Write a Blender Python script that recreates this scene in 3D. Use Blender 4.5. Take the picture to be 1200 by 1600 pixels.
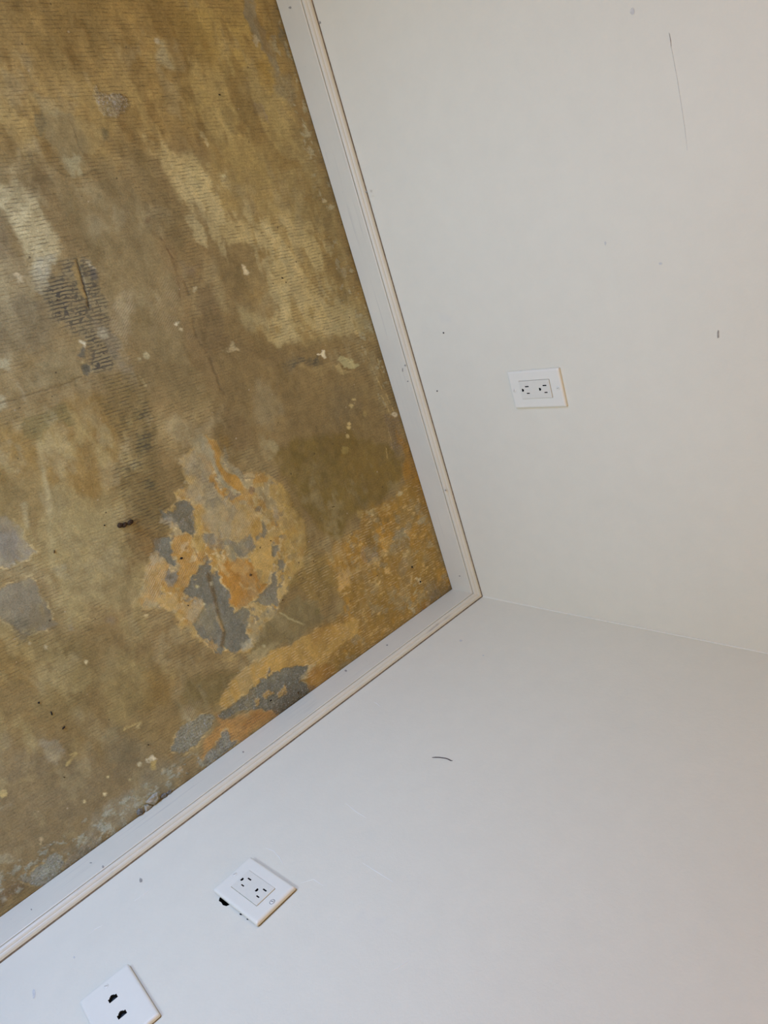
import bpy, bmesh, math, random
import numpy as np
from mathutils import Matrix, Vector

for o in list(bpy.data.objects):
    bpy.data.objects.remove(o, do_unlink=True)
S = bpy.context.scene
COL = S.collection
random.seed(4)

# ------------------------------------------------------------------ camera
# corner of the room = origin; wall_left is y = 0 (running to -x), wall_right is x = 0 (running to -y), floor z = 0.
# The phone was held on its side: world "up" points to the right in the picture.
CAM = np.array([-0.784239, -1.047295, 1.245104])
RX = np.array([0.2888361, 0.7113558, 0.6407391])      # picture right
RY = np.array([0.9035215, -0.4238472, 0.0632653])     # picture down
RF = np.array([0.3165796, 0.5606483, -0.7651476])     # viewing direction
FPX = 1198.82
cd = bpy.data.cameras.new('camera')
cam = bpy.data.objects.new('camera', cd)
COL.objects.link(cam)
m = Matrix(((RX[0], -RY[0], -RF[0], CAM[0]), (RX[1], -RY[1], -RF[1], CAM[1]),
            (RX[2], -RY[2], -RF[2], CAM[2]), (0, 0, 0, 1)))
cam.matrix_world = m
cd.sensor_fit = 'VERTICAL'
cd.sensor_height = 36.0
cd.sensor_width = 27.0
cd.lens = FPX / 1600 * 36.0
cd.clip_start = 0.02
S.camera = cam

# ------------------------------------------------------------------ world, lights, exposure
W = bpy.data.worlds.new('world')
S.world = W
W.use_nodes = True
W.node_tree.nodes['Background'].inputs[0].default_value = (0.62, 0.78, 1.0, 1)
W.node_tree.nodes['Background'].inputs[1].default_value = 0.1
ROOM_X, ROOM_Y, ROOM_Z = 1.62, 1.62, 2.45
FILL_OPENING = (-1.15, -0.75, 0.25, 0.65)         # opening added in the wall behind for cool fill: x0, x1, z0, z1
WIN = (-1.50, -1.15, 0.10, 0.50)          # low window in the wall opposite the outlets: y0, y1, z0, z1


def area(name, loc, target, sx, sy, power, colr):
    l = bpy.data.lights.new(name, 'AREA')
    l.shape = 'RECTANGLE'
    l.size, l.size_y, l.energy, l.color = sx, sy, power, colr
    o = bpy.data.objects.new(name, l)
    COL.objects.link(o)
    o.location = loc
    o.rotation_euler = (Vector(target) - Vector(loc)).to_track_quat('-Z', 'Y').to_euler()
    return o


area('window_daylight', (-ROOM_X - 0.10, (WIN[0] + WIN[1]) / 2, (WIN[2] + WIN[3]) / 2),
     (0, (WIN[0] + WIN[1]) / 2, (WIN[2] + WIN[3]) / 2), WIN[1] - WIN[0], WIN[3] - WIN[2], 27.2, (0.292, 0.482, 1.0))
# added warm fill aimed at the ceiling, so its bounce warms the corner
area('warm_bounce_fill', (-0.85, -1.25, 1.85), (-0.85, -1.25, 3.0), 0.4, 0.4, 12.6, (1.0, 0.64, 0.08))
area('added_cool_fill_back', ((FILL_OPENING[0] + FILL_OPENING[1]) / 2, -ROOM_Y - 0.10, (FILL_OPENING[2] + FILL_OPENING[3]) / 2),
     ((FILL_OPENING[0] + FILL_OPENING[1]) / 2, 0, (FILL_OPENING[2] + FILL_OPENING[3]) / 2), FILL_OPENING[1] - FILL_OPENING[0], FILL_OPENING[3] - FILL_OPENING[2], 14.3, (0.505, 0.695, 1.0))  # added cool fill for wall_left, shining through the back opening
vs = S.view_settings
vs.view_transform = 'Standard'
vs.look = 'None'
vs.gamma = 1.0
vs.use_curve_mapping = False
vs.exposure = 0.02


# ------------------------------------------------------------------ helpers
def lin(c):
    c = np.asarray(c, float) / 255.0
    return np.where(c <= 0.04045, c / 12.92, ((c + 0.055) / 1.055) ** 2.4)


def tag(o, label=None, cat=None, group=None, kind=None):
    if label: o['label'] = label
    if cat: o['category'] = cat
    if group: o['group'] = group
    if kind: o['kind'] = kind
    return o


def obj(name, bm, mat, parent=None, smooth=False, M=None):
    me = bpy.data.meshes.new(name)
    if isinstance(bm, bmesh.types.BMesh):
        if M is not None:
            bm.transform(M)
        bm.normal_update()
        bm.to_mesh(me)
        bm.free()
    else:
        me.from_pydata(bm[0], [], bm[1])
    if smooth:
        me.polygons.foreach_set('use_smooth', [True] * len(me.polygons))
    me.materials.append(mat)
    o = bpy.data.objects.new(name, me)
    COL.objects.link(o)
    if parent:
        o.parent = parent
    return o


def empty(name, loc=(0, 0, 0)):
    o = bpy.data.objects.new(name, None)
    COL.objects.link(o)
    o.location = loc
    o.empty_display_size = 0.02
    return o


def ray(px, py):
    return RF + RX * (px - 600) / FPX + RY * (py - 800) / FPX


def floor_at(px, py, z=0.0):
    v = ray(px, py)
    return CAM - v * (CAM[2] - z) / v[2]


def wl_at(px, py, off=0.0):               # on wall_left (y = -off)
    v = ray(px, py)
    return CAM - v * (CAM[1] + off) / v[1]


def wr_at(px, py, off=0.0):               # on wall_right (x = -off)
    v = ray(px, py)
    return CAM - v * (CAM[0] + off) / v[0]


class Nodes:
    def __init__(s, name):
        s.m = bpy.data.materials.new(name)
        s.m.use_nodes = True
        s.t = s.m.node_tree
        s.b = s.t.nodes['Principled BSDF']

    def n(s, typ, **kw):
        nd = s.t.nodes.new(typ)
        for k, v in kw.items():
            setattr(nd, k, v)
        return nd

    def link(s, a, b):
        s.t.links.new(a, b)

    def val(s, sock, v):
        if isinstance(v, (int, float)):
            sock.default_value = v
        elif isinstance(v, (tuple, list)):
            sock.default_value = v
        else:
            s.link(v, sock)

    def math(s, op, a, b=None, c=None, clamp=False):
        nd = s.n('ShaderNodeMath', operation=op, use_clamp=clamp)
        s.val(nd.inputs[0], a)
        if b is not None: s.val(nd.inputs[1], b)
        if c is not None: s.val(nd.inputs[2], c)
        return nd.outputs[0]

    def step(s, v, lo, hi):
        nd = s.n('ShaderNodeMapRange', interpolation_type='SMOOTHSTEP')
        s.val(nd.inputs[0], v)
        nd.inputs[1].default_value, nd.inputs[2].default_value = lo, hi
        return nd.outputs[0]

    def rng(s, v, lo, hi, a, b):
        nd = s.n('ShaderNodeMapRange')
        s.val(nd.inputs[0], v)
        for i, q in enumerate((lo, hi, a, b)):
            nd.inputs[i + 1].default_value = q
        return nd.outputs[0]

    def noise(s, vec, scale, detail=3, rough=0.55, dist=0.0):
        nd = s.n('ShaderNodeTexNoise')
        s.link(vec, nd.inputs['Vector'])
        nd.inputs['Scale'].default_value = scale
        nd.inputs['Detail'].default_value = detail
        nd.inputs['Roughness'].default_value = rough
        nd.inputs['Distortion'].default_value = dist
        return nd.outputs[0]

    def mapping(s, vec, scale=(1, 1, 1), rot=(0, 0, 0)):
        nd = s.n('ShaderNodeMapping')
        s.link(vec, nd.inputs[0])
        nd.inputs['Scale'].default_value = scale
        nd.inputs['Rotation'].default_value = rot
        return nd.outputs[0]

    def mix(s, f, a, b, blend='MIX'):
        nd = s.n('ShaderNodeMix', data_type='RGBA', blend_type=blend)
        s.val(nd.inputs[0], f)
        for k, v in ((6, a), (7, b)):
            if isinstance(v, (tuple, list)) and len(v) == 3: v = (*v, 1)
            s.val(nd.inputs[k], v)
        return nd.outputs[2]

    def scale_col(s, colr, f):
        nd = s.n('ShaderNodeVectorMath', operation='SCALE')
        s.val(nd.inputs[0], colr)
        s.val(nd.inputs[3], f)
        return nd.outputs[0]

    def bump(s, h, dist, strength=1.0, prev=None):
        nd = s.n('ShaderNodeBump')
        s.link(h, nd.inputs['Height'])
        nd.inputs['Distance'].default_value = dist
        nd.inputs['Strength'].default_value = strength
        if prev is not None: s.link(prev, nd.inputs['Normal'])
        return nd.outputs[0]

    def attr(s, name):
        return s.n('ShaderNodeAttribute', attribute_name=name)

    def pos(s):
        return s.n('ShaderNodeTexCoord').outputs['Object']


def plain(name, colr, rough=0.5, spec=0.5, var=0.0, scale=300, bump=0.0):
    N = Nodes(name)
    N.b.inputs['Roughness'].default_value = rough
    N.b.inputs['Specular IOR Level'].default_value = spec
    p = N.pos()
    nz = N.noise(p, scale, 3)
    N.link(N.scale_col((*colr,), N.rng(nz, 0.25, 0.75, 1 - var, 1 + var)), N.b.inputs['Base Color'])
    if bump:
        N.link(N.bump(nz, bump), N.b.inputs['Normal'])
    return N.m


def wall_material():
    N = Nodes('painted_wall')
    p = N.pos()
    big = N.noise(p, 2.2, 2)
    mott = N.noise(p, 26, 4)
    fine = N.noise(p, 420, 3, 0.6)
    roll = N.noise(p, 150, 3, 0.6)
    c = N.scale_col((0.805, 0.722, 0.525), N.rng(big, 0.3, 0.7, 0.985, 1.015))
    c = N.scale_col(c, N.rng(mott, 0.3, 0.7, 0.985, 1.012))
    # faint grubby smudges
    sm = N.noise(p, 9, 3, 0.6)
    c = N.mix(N.math('MULTIPLY', N.step(sm, 0.66, 0.78), 0.12), c, (0.60, 0.57, 0.53))
    N.link(c, N.b.inputs['Base Color'])
    N.b.inputs['Roughness'].default_value = 0.5
    N.b.inputs['Specular IOR Level'].default_value = 0.35
    b = N.bump(roll, 0.0012, 0.35)
    N.link(N.bump(fine, 0.0005, 0.35, b), N.b.inputs['Normal'])
    return N.m


def board_material(name, along, grime):
    N = Nodes(name)
    p = N.pos()
    sc = (6, 160, 160) if along == 'x' else (160, 6, 160)
    streak = N.noise(N.mapping(p, sc), 1.0, 4, 0.6)
    blot = N.noise(p, 14, 4, 0.6)
    speck = N.noise(p, 330, 2, 0.5)
    c = N.scale_col((0.745, 0.664, 0.480), N.rng(blot, 0.3, 0.7, 0.97, 1.02))
    g = N.math('MULTIPLY', N.step(streak, 0.52, 0.75), N.step(blot, 0.40, 0.62))
    c = N.mix(N.math('MULTIPLY', g, grime), c, (0.33, 0.29, 0.24))
    c = N.mix(N.math('MULTIPLY', N.step(speck, 0.735, 0.78), 0.35), c, (0.30, 0.26, 0.21))
    N.link(c, N.b.inputs['Base Color'])
    N.b.inputs['Roughness'].default_value = 0.42
    N.b.inputs['Specular IOR Level'].default_value = 0.4
    N.link(N.bump(streak, 0.0012, 0.25), N.b.inputs['Normal'])
    return N.m


M_WALL = wall_material()
M_CEIL = plain('ceiling_paint', (0.74, 0.66, 0.52), 0.8, 0.2, 0.05, 20)
M_PANEL = plain('warm_bounce_panel', (0.46, 0.29, 0.13), 0.7, 0.2, 0.08, 20)  # unseen walls, coloured brown to swallow blue and bounce warm light
M_BOARD_X = board_material('baseboard_paint_left', 'x', 0.22)
M_BOARD_Y = board_material('baseboard_paint_right', 'y', 0.30)
M_CAP_X = board_material('moulding_paint_left', 'x', 0.30)
M_CAP_Y = board_material('moulding_paint_right', 'y', 0.75)
M_SEAM = plain('dirty_seam', (0.27, 0.215, 0.16), 0.9, 0.1, 0.35, 140)
M_GROOVE = plain('groove_dark', (0.42, 0.37, 0.31), 0.9, 0.1, 0.3, 90)  # darker tone for the recessed line under the cap
M_PLASTIC = plain('white_plastic', (0.845, 0.775, 0.595), 0.32, 0.5, 0.012, 80)
M_PLASTIC2 = plain('receptacle_plastic', (0.785, 0.72, 0.55), 0.36, 0.5, 0.02, 200)
M_BLACK = plain('slot_black', (0.008, 0.008, 0.009), 0.8, 0.1, 0.1)
M_JACK = plain('jack_dark', (0.03, 0.035, 0.035), 0.5, 0.3, 0.2, 500)
M_CONTACT = plain('jack_contacts', (0.16, 0.17, 0.16), 0.4, 0.5, 0.3, 900)
M_SCREW = plain('painted_screw', (0.815, 0.75, 0.58), 0.4, 0.5, 0.05)
M_SCREWD = plain('screw_slot_shadow', (0.12, 0.12, 0.12), 0.7, 0.2, 0.1)
M_CAVITY = plain('wall_cavity', (0.012, 0.012, 0.013), 0.9, 0.1, 0.1)
M_SCUFF = plain('scuff_grey', (0.38, 0.33, 0.25), 0.8, 0.1, 0.2)
M_SCUFFL = plain('scuff_faint', (0.66, 0.61, 0.50), 0.8, 0.1, 0.1)
M_SCRW = plain('fresh_scratch', (0.87, 0.81, 0.67), 0.5, 0.3, 0.02)
M_DARK = plain('dark_speck', (0.06, 0.05, 0.045), 0.8, 0.1, 0.2)
M_CAULK = plain('corner_caulk', (0.825, 0.745, 0.55), 0.45, 0.4, 0.03)
M_THREAD = plain('thread_brown', (0.12, 0.09, 0.07), 0.8, 0.1, 0.3, 600)
M_CLUMP = plain('debris_brown', (0.055, 0.028, 0.010), 0.75, 0.2, 0.5, 500, 0.002)
M_CRUMB = plain('crumb_black', (0.025, 0.020, 0.015), 0.85, 0.1, 0.4, 700)
M_CRUMBB = plain('crumb_brown', (0.11, 0.065, 0.025), 0.85, 0.1, 0.4, 700)
M_CHIP = plain('mortar_chip', (0.42, 0.375, 0.27), 0.9, 0.15, 0.3, 160, 0.004)
M_CHIPD = plain('slag_chip', (0.21, 0.19, 0.15), 0.9, 0.15, 0.6, 260, 0.004)
M_FLAKE = plain('plaster_flake', (0.66, 0.56, 0.42), 0.85, 0.15, 0.15, 300)


# ------------------------------------------------------------------ floor: old mastic on concrete, a relief mesh with stain fields
class VNoise:
    def __init__(s, seed):
        s.g = np.random.default_rng(seed).random((256, 256)).astype(np.float32)

    def __call__(s, x, y, f):
        x = x * f + 1000.3
        y = y * f + 1000.7
        i, j = np.floor(x).astype(int), np.floor(y).astype(int)
        u, v = x - i, y - j
        u = u * u * (3 - 2 * u)
        v = v * v * (3 - 2 * v)
        i0, i1, j0, j1 = i & 255, (i + 1) & 255, j & 255, (j + 1) & 255
        g = s.g
        return (g[i0, j0] * (1 - u) + g[i1, j0] * u) * (1 - v) + (g[i0, j1] * (1 - u) + g[i1, j1] * u) * v

    def fbm(s, x, y, f, o=4, r=0.55):
        t, a, w = 0, 1, 0
        for k in range(o):
            t = t + a * s(x + 3.1 * k, y - 1.7 * k, f * 2 ** k)
            w += a
            a *= r
        return t / w


def sstep(x, lo, hi):
    t = np.clip((x - lo) / (hi - lo), 0, 1)
    return t * t * (3 - 2 * t)


ALB = np.array([1.34, 1.46, 1.32])        # albedo relative to the tone the stain shows in this light


class FloorPaint:
    def __init__(s):
        fx = np.arange(-1.40, 0.0001, 0.002)
        fy = np.arange(-1.20, 0.0001, 0.002)
        cx = np.linspace(-ROOM_X, -1.42, 40)
        cy = np.linspace(-ROOM_Y, -1.22, 45)
        xs, ys = np.concatenate([cx, fx]), np.concatenate([cy, fy])
        s.nx, s.ny = len(xs), len(ys)
        X, Y = np.meshgrid(xs, ys, indexing='ij')
        s.X, s.Y = X.ravel(), Y.ravel()
        n = len(s.X)
        s.n1, s.n2, s.n3 = VNoise(1), VNoise(2), VNoise(3)
        A = s.n1.fbm(s.X, s.Y, 14, 5) - 0.5
        B = s.n2.fbm(s.X, s.Y, 14, 5) - 0.5
        A2 = s.n2.fbm(s.X, s.Y, 75, 3, 0.65) - 0.5
        B2 = s.n3.fbm(s.X, s.Y, 75, 3, 0.65) - 0.5
        s.wA, s.wB, s.wA2, s.wB2 = A, B, A2, B2
        s.cloud = (s.n3.fbm(s.X * 0.55, s.Y, 22, 4, 0.6) - 0.5) * 2
        s.rag = (s.n1.fbm(s.X, s.Y, 120, 3, 0.7) - 0.5) * 2
        s.patch = s.n3.fbm(s.X, s.Y, 60, 4, 0.6)
        s.rough = s.n1.fbm(s.X, s.Y, 160, 3, 0.7)
        s.col = np.zeros((n, 3))
        s.h = np.zeros(n)
        s.f = {k: np.zeros(n) for k in ('comb', 'black', 'gold', 'fine', 'grit')}

    def dist(s, pts, closed, warp, wfine):
        P = np.array([floor_at(*q)[:2] for q in pts])
        lo, hi = P.min(0) - 0.07, P.max(0) + 0.07
        idx = np.nonzero((s.X > lo[0]) & (s.X < hi[0]) & (s.Y > lo[1]) & (s.Y < hi[1]))[0]
        x = s.X[idx] + s.wA[idx] * warp + s.wA2[idx] * wfine
        y = s.Y[idx] + s.wB[idx] * warp + s.wB2[idx] * wfine
        d = np.full(len(idx), 9.0)
        ins = np.zeros(len(idx), bool)
        n = len(P)
        for k in range(n if closed else n - 1):
            a, b = P[k], P[(k + 1) % n]
            e = b - a
            t = np.clip(((x - a[0]) * e[0] + (y - a[1]) * e[1]) / (e @ e + 1e-12), 0, 1)
            d = np.minimum(d, np.hypot(x - a[0] - t * e[0], y - a[1] - t * e[1]))
            if closed and a[1] != b[1]:
                c = (a[1] > y) != (b[1] > y)
                ins ^= c & (x < e[0] * (y - a[1]) / e[1] + a[0])
        return idx, np.where(ins, -d, d) if closed else d

    def put(s, idx, m, colr, dh=0.0, grit=0.0, **fields):
        if colr is not None:
            m3 = m[:, None]
            t = lin(colr) * ALB
            if 1 - min(colr) / max(colr) < 0.19:          # bare concrete keeps a warm dusty cast
                t = t * np.array([0.93, 0.90, 0.78])
            s.col[idx] = s.col[idx] * (1 - m3) + t * m3
        s.h[idx] += m * dh
        if grit:
            s.f['grit'][idx] = np.maximum(s.f['grit'][idx], m * grit)
        for k, v in fields.items():
            s.f[k][idx] = s.f[k][idx] * (1 - m) + v * m

    def area(s, pts, colr, a=1.0, soft=3, warp=0.03, wf=0.014, pat=0.0, **kw):
        """a stain with an outline; soft in mm, pat = how broken-up it is"""
        idx, d = s.dist(pts, True, warp, wf)
        sf = soft / 1000
        if soft >= 4:                       # washed-out stain: feathered, cloudy edge
            sf = sf * 1.5
            d = d + s.cloud[idx] * (0.010 + sf * 1.3)
            pat = max(pat, 0.22)
        else:
            d = d + s.rag[idx] * 0.0035
        m = 1 - sstep(d, -sf, sf)
        if pat:
            m = m * (1 - pat + pat * sstep(s.patch[idx], 0.40, 0.58))
        if kw.get('dh', 0) <= -0.0006:      # torn lip of the coat round a bare spot
            lip = (1 - sstep(np.abs(d - 0.002), 0.0006, 0.0026)) * sstep(s.patch[idx], 0.46, 0.60) * 0.7
            s.put(idx, lip, (196, 168, 120))
        s.put(idx, m * a, colr, **kw)

    def mottle(s, pts, colr, a, freq, lo, hi, soft=4, seed=5, ax=1.0, ay=1.0, **kw):
        idx, d = s.dist(pts, True, 0.02, 0.01)
        m = (1 - sstep(d, -soft / 1000, soft / 1000)) * sstep(VNoise(seed).fbm(s.X[idx] * ax, s.Y[idx] * ay, freq, 4, 0.6), lo, hi)
        s.put(idx, m * a, colr, **kw)

    def line(s, pts, colr, w=2, a=1.0, soft=1.2, warp=0.01, wf=0.004, pat=0.0, **kw):
        idx, d = s.dist(pts, False, warp, wf)
        m = 1 - sstep(d, max(0, w / 2 - soft) / 1000, (w / 2 + soft) / 1000)
        if pat:
            m = m * (1 - pat + pat * sstep(s.patch[idx], 0.42, 0.56))
        s.put(idx, m * a, colr, **kw)

    def dot(s, px, py, r, colr, a=1.0, **kw):
        pts = [(px + r * math.cos(k * math.pi / 4) * (0.8 + 0.4 * random.random()),
                py + r * math.sin(k * math.pi / 4) * (0.8 + 0.4 * random.random())) for k in range(8)]
        s.area(pts, colr, a, soft=1.6, warp=0.0, wf=0.004, **kw)


def paint_floor(F):
    X, Y = F.X, F.Y
    # overall mastic tone with broad cloudy variation
    big = F.n1.fbm(X, Y, 5, 4)
    med = F.n2.fbm(X * 1.0, Y * 0.6, 17, 4)
    base = lin((139, 114, 76)) * ALB
    F.col[:] = base
    t = sstep(big, 0.40, 0.66)[:, None] * 0.45
    F.col = F.col * (1 - t) + lin((118, 96, 60)) * ALB * t
    t = sstep(med, 0.50, 0.72)[:, None] * 0.45
    F.col = F.col * (1 - t) + lin((163, 140, 100)) * ALB * t
    F.f['comb'][:] = 0.30 + 0.35 * sstep(med, 0.35, 0.6)
    # --- broad regions
    F.area([(-60, -60), (470, -60), (470, 200), (330, 250), (120, 200), (-60, 260)], (160, 130, 79), .8, 40, comb=.62)
    F.area([(-60, 250), (110, 260), (260, 330), (340, 560), (260, 640), (-60, 640)], (133, 112, 79), .65, 30, comb=.45)
    F.area([(-60, 990), (160, 960), (260, 1060), (330, 1130), (230, 1230), (-60, 1330)], (133, 109, 69), .6, 30, comb=.28)
    F.area([(-60, 1190), (150, 1150), (250, 1175), (330, 1200), (150, 1360), (-60, 1500)], (133, 115, 88), .8, 30, comb=.15)
    F.area([(300, 20), (390, 30), (400, 100), (425, 150), (432, 200), (425, 260), (380, 250), (330, 200), (300, 150), (330, 100)], (174, 146, 88), .7, 22, comb=.5)
    F.area([(250, 5), (300, 30), (330, 60), (350, 100), (372, 130), (360, 150), (320, 112), (290, 92), (255, 60)], (132, 105, 58), .6, 9)
    F.area([(100, 20), (135, 40), (140, 100), (110, 120), (90, 80)], (132, 106, 64), .55, 15)
    F.area([(15, 30), (45, 50), (50, 130), (30, 150), (18, 100)], (152, 126, 86), .5, 10)
    F.area([(150, 60), (200, 75), (260, 120), (230, 150), (170, 110)], (160, 133, 86), .5, 12)
    # --- pale field, upper right of the slab
    F.area([(320, 120), (440, 140), (480, 200), (525, 320), (580, 520), (500, 545), (420, 500), (380, 380), (330, 270)], (170, 146, 99), .75, 22, pat=.35, comb=.45)
    F.area([(226, 215), (300, 236), (322, 262), (335, 290), (350, 310), (360, 338), (395, 346), (440, 335), (490, 345), (515, 372),
            (512, 420), (530, 455), (572, 522), (540, 535), (480, 525), (440, 540), (405, 520), (432, 480), (416, 440),
            (420, 402), (390, 386), (360, 380), (345, 385), (335, 350), (310, 330), (290, 300), (262, 268)], (184, 160, 113), .85, 5, comb=.8)
    F.area([(268, 225), (320, 245), (330, 290), (315, 300), (285, 262)], (184, 162, 116), .6, 8, comb=.9)
    F.area([(330, 225), (420, 235), (470, 300), (480, 335), (440, 330), (395, 340), (362, 330), (345, 300), (330, 262)], (152, 125, 76), .6, 8, pat=.5, comb=.25)
    F.area([(430, 235), (500, 260), (520, 330), (480, 330), (455, 290)], (164, 139, 92), .6, 10, comb=.3)
    F.area([(440, 240), (462, 243), (468, 262), (452, 268), (440, 258)], (140, 110, 60), .6, 5)
    F.area([(290, 342), (302, 335), (318, 360), (322, 388), (310, 380), (298, 365)], (172, 152, 112), .9, 3, comb=.7)
    F.area([(298, 312), (330, 330), (342, 355), (354, 388), (325, 388), (315, 352)], (139, 116, 78), .85, 3, comb=.5)
    F.area([(350, 382), (400, 386), (422, 420), (416, 462), (432, 492), (420, 512), (370, 492), (345, 442), (330, 402)], (140, 116, 78), .75, 6, comb=.2)
    F.area([(315, 405), (335, 420), (350, 455), (366, 490), (352, 502), (335, 470), (322, 440)], (154, 132, 94), .8, 5)
    F.area([(374, 482), (400, 492), (430, 505), (425, 525), (385, 520)], (165, 147, 108), .6, 8)
    F.area([(470, 420), (500, 430), (515, 465), (490, 470), (475, 450)], (150, 125, 80), .5, 8)
    F.area([(470, 355), (520, 365), (535, 430), (548, 470), (530, 455), (512, 410), (500, 380)], (138, 109, 62), .6, 6)
    F.area([(478, 275), (500, 270), (505, 290), (490, 300)], (150, 136, 105), .5, 5, pat=.6)
    # dark brown arc below the pale field
    F.area([(325, 520), (400, 530), (440, 548), (560, 540), (592, 570), (560, 592), (440, 582), (355, 562)], (127, 104, 70), .75, 8, comb=.3)
    F.area([(345, 545), (440, 560), (540, 580), (600, 600), (606, 700), (560, 740), (450, 720), (400, 700), (360, 650), (350, 600)], (134, 110, 73), .75, 16, comb=.10)
    F.area([(520, 600), (560, 605), (560, 650), (525, 660)], (122, 103, 74), .6, 15)
    # --- dark olive film
    F.area([(442, 730), (465, 790), (484, 822), (510, 840), (536, 836), (551, 811), (577, 796), (619, 762), (632, 719), (602, 692),
            (525, 682), (457, 684), (430, 706)], (117, 95, 49), .9, 7, warp=.03, comb=.03)
    F.area([(525, 690), (600, 700), (620, 740), (590, 770), (550, 760)], (126, 99, 50), .6, 20)
    # --- upper left details
    F.area([(75, 190), (95, 175), (112, 185), (150, 184), (162, 195), (166, 216), (156, 236), (140, 241), (132, 264), (118, 270), (105, 259), (92, 236), (80, 216)], (138, 119, 85), .8, 3, comb=.1)
    F.area([(58, 180), (75, 174), (79, 205), (70, 216), (60, 202)], (113, 100, 74), .7, 3, pat=.5)
    F.area([(156, 190), (170, 194), (174, 220), (161, 219)], (112, 100, 72), .75, 3, pat=.4)
    F.area([(62, 150), (85, 160), (100, 178), (78, 178)], (150, 136, 104), .5, 5)
    F.area([(98, 238), (130, 240), (133, 262), (118, 269), (104, 256)], (154, 140, 108), .8, 3)
    F.line([(106, 182), (118, 205), (124, 222), (132, 240)], (96, 78, 50), 2, .7, pat=.5)
    F.line([(92, 265), (105, 272), (125, 272), (140, 268), (160, 262)], (96, 82, 56), 3, .6, pat=.4)
    F.area([(93, 126), (110, 120), (127, 142), (118, 150), (98, 141)], (168, 146, 108), .8, 2.5, pat=.5)
    F.line([(133, 112), (140, 128), (150, 147), (164, 172)], (180, 152, 106), 7, .8, 2.5, pat=.35)
    F.area([(148, 126), (186, 146), (209, 158), (206, 168), (180, 180), (166, 172), (155, 150)], (148, 130, 103), .9, 3, grit=.9)
    F.area([(175, 150), (208, 158), (204, 168), (180, 178)], (176, 158, 130), .8, 2, pat=.95)
    F.area([(107, 155), (122, 158), (120, 166), (108, 164)], (178, 155, 118), .8, 2, pat=.6)
    F.area([(236, 82), (245, 66), (258, 62), (270, 72), (279, 86), (283, 99), (262, 93), (244, 91)], (168, 151, 117), .85, 4)
    F.area([(222, 82), (238, 78), (242, 90), (226, 92)], (172, 148, 96), .7, 2, pat=.7)
    F.dot(246, 62, 5, (180, 165, 140), .8, pat=.5)
    F.area([(316, 214), (323, 214), (330, 232), (325, 235), (319, 226)], (196, 172, 126), .95, 1.4)
    F.area([(382, 418), (388, 420), (393, 431), (390, 438), (384, 436)], (205, 183, 148), .95, 1.4)
    F.dot(350, 275, 3, (196, 176, 130))
    F.dot(507, 314, 4, (200, 178, 140), .9)
    # grey streak by the upper baseboard
    F.area([(374, 0), (392, 0), (400, 25), (412, 45), (421, 68), (431, 90), (438, 118), (429, 122), (418, 96), (405, 66), (390, 40), (377, 18)], (133, 118, 95), .95, 2.5, comb=0)
    F.area([(376, -40), (394, -40), (393, 2), (375, 2)], (133, 118, 95), .9, 3, comb=0)
    F.area([(412, 0), (432, 0), (444, 50), (452, 90), (438, 70), (420, 30)], (126, 106, 74), .7, 4, pat=.4)
    F.area([(432, 30), (444, 45), (452, 75), (446, 80), (436, 55)], (120, 110, 98), .7, 3, pat=.5)
    F.area([(395, 54), (401, 52), (407, 66), (403, 71)], (176, 158, 130), .9, 1.6)
    F.area([(405, 90), (422, 105), (430, 125), (425, 145), (410, 120)], (158, 126, 66), .7, 5)
    F.area([(430, 120), (455, 118), (470, 170), (450, 165), (432, 145)], (132, 118, 92), .7, 6, grit=.5)
    F.area([(440, 118), (462, 122), (466, 140), (450, 142)], (172, 158, 128), .7, 2, pat=.9)
    F.area([(398, 158), (412, 160), (426, 186), (418, 186), (402, 175)], (150, 130, 106), .8, 3)
    F.area([(455, 170), (480, 190), (500, 240), (490, 245), (470, 215)], (140, 126, 96), .6, 6, pat=.5)
    F.area([(470, 195), (485, 205), (482, 220), (470, 212)], (178, 164, 134), .7, 2, pat=.8)
    F.area([(520, 300), (540, 330), (560, 400), (575, 470), (560, 455), (540, 390)], (140, 110, 62), .7, 5, pat=.3)
    F.area([(526, 405), (545, 415), (545, 430), (530, 428)], (160, 150, 128), .7, 3, pat=.8, grit=.5)
    F.area([(545, 480), (575, 495), (580, 515), (560, 510)], (152, 138, 108), .7, 4, pat=.6)
    # --- smooth olive plate, left middle
    F.area([(88, 290), (130, 272), (180, 272), (222, 300), (238, 340), (258, 380), (282, 440), (302, 520), (292, 562), (232, 562), (190, 500), (162, 442), (130, 392), (100, 340)], (134, 114, 80), .85, 8, comb=.06)
    F.area([(120, 318), (146, 324), (152, 345), (141, 366), (126, 356)], (152, 134, 102), .65, 7)
    F.area([(165, 320), (193, 324), (189, 345), (180, 352)], (152, 134, 102), .6, 4)
    F.dot(157, 306, 4, (98, 84, 58), .7)
    F.area([(195, 225), (235, 240), (260, 290), (290, 350), (300, 400), (280, 400), (255, 350), (225, 300)], (122, 102, 68), .6, 10, comb=.6)
    F.area([(228, 310), (250, 320), (252, 345), (236, 350)], (118, 100, 72), .6, 6, pat=.5)
    F.dot(230, 345, 5, (104, 74, 48), .6)
    # --- white band on the left
    F.area([(36, 222), (58, 222), (63, 250), (45, 262), (-20, 285), (-20, 262), (30, 250)], (166, 146, 110), .6, 5, comb=.7)
    F.area([(-20, 268), (30, 280), (46, 300), (63, 320), (80, 350), (92, 382), (89, 412), (77, 440), (79, 462), (62, 452), (50, 420), (38, 390), (25, 362), (13, 335), (-20, 322)], (192, 174, 136), .85, 5, pat=.3, comb=1.0)
    F.area([(50, 395), (86, 395), (89, 432), (72, 464), (58, 442)], (180, 168, 143), .8, 4, comb=.6, black=.42)
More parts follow.
